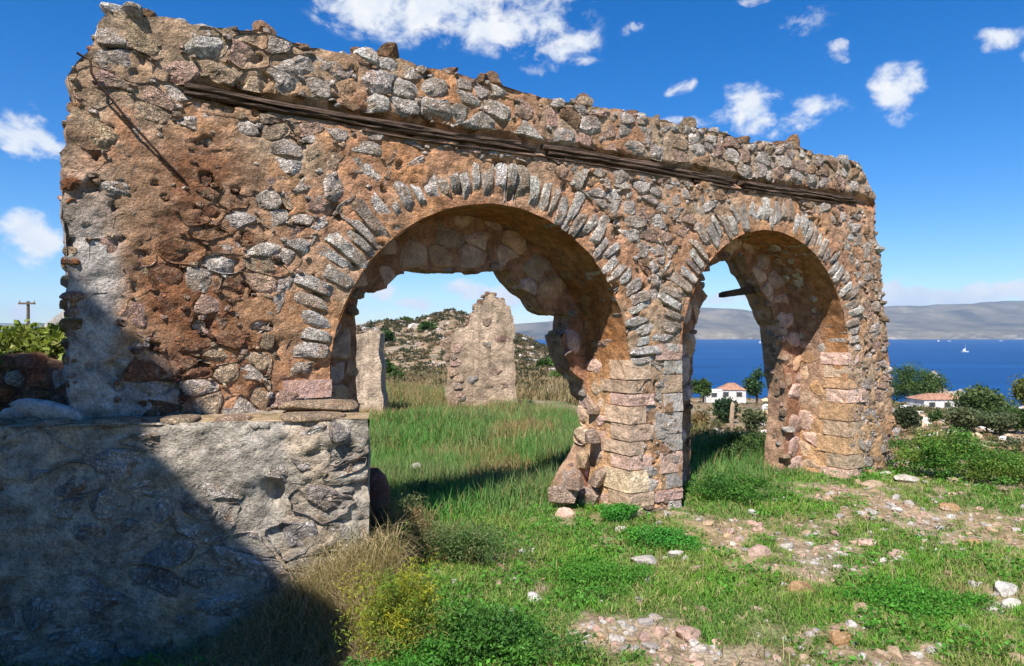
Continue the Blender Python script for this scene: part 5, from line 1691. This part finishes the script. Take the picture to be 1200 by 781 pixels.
    for i, (nm, lab, bx, by, Y, tx, ty, wpx, n, lf, cols, th) in enumerate(T):
        x = (bx-CX)/FPX*Y; z = gz(x, Y); ztop = EYE+(HY-ty)/FPX*Y
        H = max(ztop-z, .8)
        tree(nm, lab, (x, Y, z-.05), H, wpx/FPX*Y, n, lf, cols, 700+i, th, lumps=20 if n < 2500 else 34, cat='bush' if nm == 'shrub_tree' else 'tree')
    # dark shrubs on the hill across the hollow
    H = [(452, 395, 200, 22, 16, 'dark round shrub high on the rocky hill behind the big arch'), (453, 436, 120, 20, 18, 'dark shrub half way up the hill beside the grey stump'),
         (466, 459, 95, 14, 12, 'small green shrub low on the hill beside the grey stump'), (500, 385, 215, 16, 10, 'small shrub near the hill top left of the wall fragment'),
         (478, 378, 235, 14, 8, 'tiny shrub on the left shoulder of the hill'), (640, 430, 150, 16, 12, 'shrub on the right slope of the hill behind the wall fragment'), (655, 455, 110, 18, 12, 'shrub low on the right slope of the hill near the jamb')]
    for i, (px, py, Y, wpx, hpx, lab) in enumerate(H):
        x = (px-CX)/FPX*Y
        for _ in range(200):
            z = gz(x, Y)
            ys = HY-(z-EYE)/Y*FPX
            if abs(ys-py-hpx*.4) < 1.5: break
            Y += 2.0 if ys > py+hpx*.4 else -2.0
            Y = min(max(Y, 40), 262); x = (px-CX)/FPX*Y
        tree('hill_shrub', lab, (x, Y, gz(x, Y)-.2), hpx/FPX*Y, wpx/FPX*Y, 800, .012*Y**.8, GD, 750+i, .05, lumps=12, cat='shrub')
    # scrub and boulders that read as one mass
    rs = np.random.default_rng(72)
    n = 900; Y = rs.uniform(60, 262, n); q = rs.uniform(-.32, .16, n); x = q*Y
    Vs, Fs, Ts, b = [], [], [], 0
    z = ground_z(x, Y)
    for i in range(n):
        sz = np.exp(rs.normal(-1.15, .6))*(.4+Y[i]/220)
        V, F = rock_arrays((sz*1.3, sz, sz*.6), rs, sub=1, cuts=5)
        V = V@rot_z(rs.uniform(0, 6)).T+np.array([x[i], Y[i], z[i]+.05*sz]); Vs.append(V); Fs.append(F+b); b += len(V)
        Ts.append(np.tile(vary([GREY*.8, GREY*.6, TAN*.6, MGREY*.8][rs.integers(4)], rs), (len(V), 1)))
    tag(link('hill_boulders', mesh_arrays('hill_boulders', np.concatenate(Vs), np.concatenate(Fs), np.concatenate(Ts), smooth=False), M_ROCK), 'pale boulders scattered over the rocky hill', 'boulders', kind='stuff')
    n = 2600; Y = rs.uniform(26, 258, n); q = rs.uniform(-.32, .16, n); x = q*Y; z = ground_z(x, Y)
    k = 46; P = np.repeat(np.stack([x, Y, z], 1), k, 0); sz = np.repeat(rs.uniform(.25, 1.0, n)*(.35+Y/190), k)
    e = rs.normal(size=(n*k, 3)); e /= np.linalg.norm(e, axis=1, keepdims=True); e[:, 2] = np.abs(e[:, 2])*.7
    V, F = leaf_cards(P+e*sz[:, None]*rs.random((n*k, 1))**.5, sz*.3, rs, .1, 1.4)
    T = np.repeat(np.array([[.06, .065, .03], [.10, .085, .045], [.15, .11, .06], [.05, .06, .028]])[rs.integers(0, 4, n)], k, 0)*rs.uniform(.7, 1.3, (n*k, 1))
    tag(link('hill_scrub', mesh_arrays('hill_scrub', V, F, np.repeat(T, 4, 0)), M_LEAF), 'low dry scrub covering the rocky hill', 'scrub', kind='stuff')
    # scrub and pale rubble on the slope down to the sea
    n = 1500; R = rs.uniform(17, 140, n); q = rs.uniform(.22, .85, n); Y = R/np.sqrt(1+q*q); x = q*Y; z = ground_z(x, Y)
    k = 70; P = np.repeat(np.stack([x, Y, z], 1), k, 0); sz = np.repeat(rs.uniform(.15, .6, n)*(.6+R/110)*np.where((q > .25) & (q < .37) & (R > 60), .3, 1), k)
    e = rs.normal(size=(n*k, 3)); e /= np.linalg.norm(e, axis=1, keepdims=True); e[:, 2] = np.abs(e[:, 2])*.8
    V, F = leaf_cards(P+e*sz[:, None]*rs.random((n*k, 1))**.5, .03+sz*.14, rs, .1, 1.6)
    T = np.repeat(np.array([[.09, .10, .04], [.16, .14, .06], [.28, .19, .09], [.06, .085, .03], [.13, .15, .04]])[rs.integers(0, 5, n)], k, 0)*rs.uniform(.7, 1.3, (n*k, 1))
    tag(link('slope_scrub', mesh_arrays('slope_scrub', V, F, np.repeat(T, 4, 0)), M_LEAF), 'dry scrub and weeds on the slope towards the sea', 'scrub', kind='stuff')
    Vs, Fs, Ts, b = [], [], [], 0
    n = 620; R = rs.uniform(18, 140, n); q = rs.uniform(.22, .85, n); Y = R/np.sqrt(1+q*q); x = q*Y; z = ground_z(x, Y)
    for i in range(n):
        sz = rs.uniform(.1, .42)*(.4+R[i]/80)*(0 if (.25 < q[i] < .37 and R[i] > 55) else 1)
        V, F = rock_arrays((sz*1.3, sz, sz*.8), rs, sub=1, cuts=6)
        V = V@rot_z(rs.uniform(0, 6)).T+np.array([x[i], Y[i], z[i]+.1*sz]); Vs.append(V); Fs.append(F+b); b += len(V)
        Ts.append(np.tile(vary([LIGHT*1.0, LIGHT*.85, GREY, TAN*1.1][rs.integers(4)], rs), (len(V), 1)))
    tag(link('slope_rubble', mesh_arrays('slope_rubble', np.concatenate(Vs), np.concatenate(Fs), np.concatenate(Ts), smooth=False), M_ROCK), 'pale rubble strewn over the slope towards the sea', 'rubble', kind='stuff')
    # grey stone post
    Y = 38.; c = at(858, 500, Y); V, F = rock_arrays((.2, .18, .95), rs, cuts=6)
    tag(link('stone_post', mesh_arrays('stone_post', V+c+np.array([0, 0, .5]), F, TAN*.9), M_ROCK, None, c), 'pale upright stone post in front of the upright dark tree', 'stone post')

def boat(label, px, py, ln, sail, seed, group='boats out on the strait'):
    Y = (EYE-SEA_Z)*FPX/(py-HY); c = np.array([(px-CX)/FPX*Y, Y, SEA_Z])
    r = empty('sailboat' if sail else 'motorboat', c, label, 'boat', None)
    bm = bmesh.new(); prof = [(-.5, .13, .0), (-.25, .17, 0), (.1, .16, .02), (.35, .09, .05), (.5, .005, .09)]
    prev = None
    for (t, w, up) in prof:
        ring = [bm.verts.new((c[0]+t*ln, c[1]+s*w*ln, c[2]+z*ln)) for (s, z) in ((-1, .11+up), (-.5, -.03), (.5, -.03), (1, .11+up))]
        if prev:
            for k in range(4): bm.faces.new((prev[k], ring[k], ring[(k+1) % 4], prev[(k+1) % 4]))
        else: bm.faces.new(ring)
        prev = ring
    bm.faces.new(prev[::-1])
    bmesh_to('hull', bm, M_PAINT, r, (.8, .8, .8))
    bm = bmesh.new(); box_bm(bm, (c[0]-.22*ln, c[1]-.09*ln, c[2]+.11*ln), (c[0]+.12*ln, c[1]+.09*ln, c[2]+.2*ln))
    bmesh_to('cabin', bm, M_PAINT, r, (.75, .76, .78))
    if sail:
        V, F = tube(np.array([c+[.05*ln, 0, .1*ln], c+[.05*ln, 0, 1.25*ln]]), .012*ln, 6)
        link('mast', mesh_arrays('mast', V, F, np.array([.6, .6, .6])), M_PAINT, r)
        bm = bmesh.new()
        a = [bm.verts.new(c+np.array(v)*ln) for v in ((.02, -.01, .25), (-.42, -.03, .25), (.03, -.01, .62 if sail == 1 else 1.2))]
        b_ = [bm.verts.new(c+np.array(v)*ln) for v in ((.02, .01, .25), (-.42, .0, .25), (.03, .01, .62 if sail == 1 else 1.2))]
        bm.faces.new(a); bm.faces.new(b_[::-1])
        for k in range(3): bm.faces.new((a[k], a[(k+1) % 3], b_[(k+1) % 3], b_[k]))
        bmesh_to('sail', bm, M_PAINT, r, (.8, .8, .78))
    return r

build_slope()
boat('white sailing boat nearest on the blue strait right of the ruin', 1131, 413, 17, 1, 1)
boat('tiny white boat far out near the shore, left of its neighbour', 1100, 400.5, 20, 1, 2)
boat('tiny white boat far out near the shore, just right of another', 1112, 400.3, 24, 0, 3)
boat('tiny white boat near the far shore towards the right edge', 1173, 400.2, 24, 0, 4)
boat('tiny white boat on the strait seen through the small arch', 891, 402.5, 20, 1, 5)

def build_haze():
    bm = bmesh.new(); box_bm(bm, (-15000, -170, SEA_Z-20), (15000, 15000, 640))
    o = bmesh_to('haze', bm, None)
    m = bpy.data.materials.new('air'); m.use_nodes = True
    t = NT(m.node_tree); out = t.new('ShaderNodeOutputMaterial'); v = t.new('ShaderNodeVolumePrincipled')
    v.inputs['Color'].default_value = (.47, .70, 1.0, 1); v.inputs['Density'].default_value = 5.0e-5; v.inputs['Anisotropy'].default_value = .0
    t.link(v.outputs[0], out.inputs['Volume'])
    o.data.materials.append(m); tag(o, kind='stuff')
build_haze()

for o in list(bpy.data.objects):
    if '_w' in o: del o['_w']
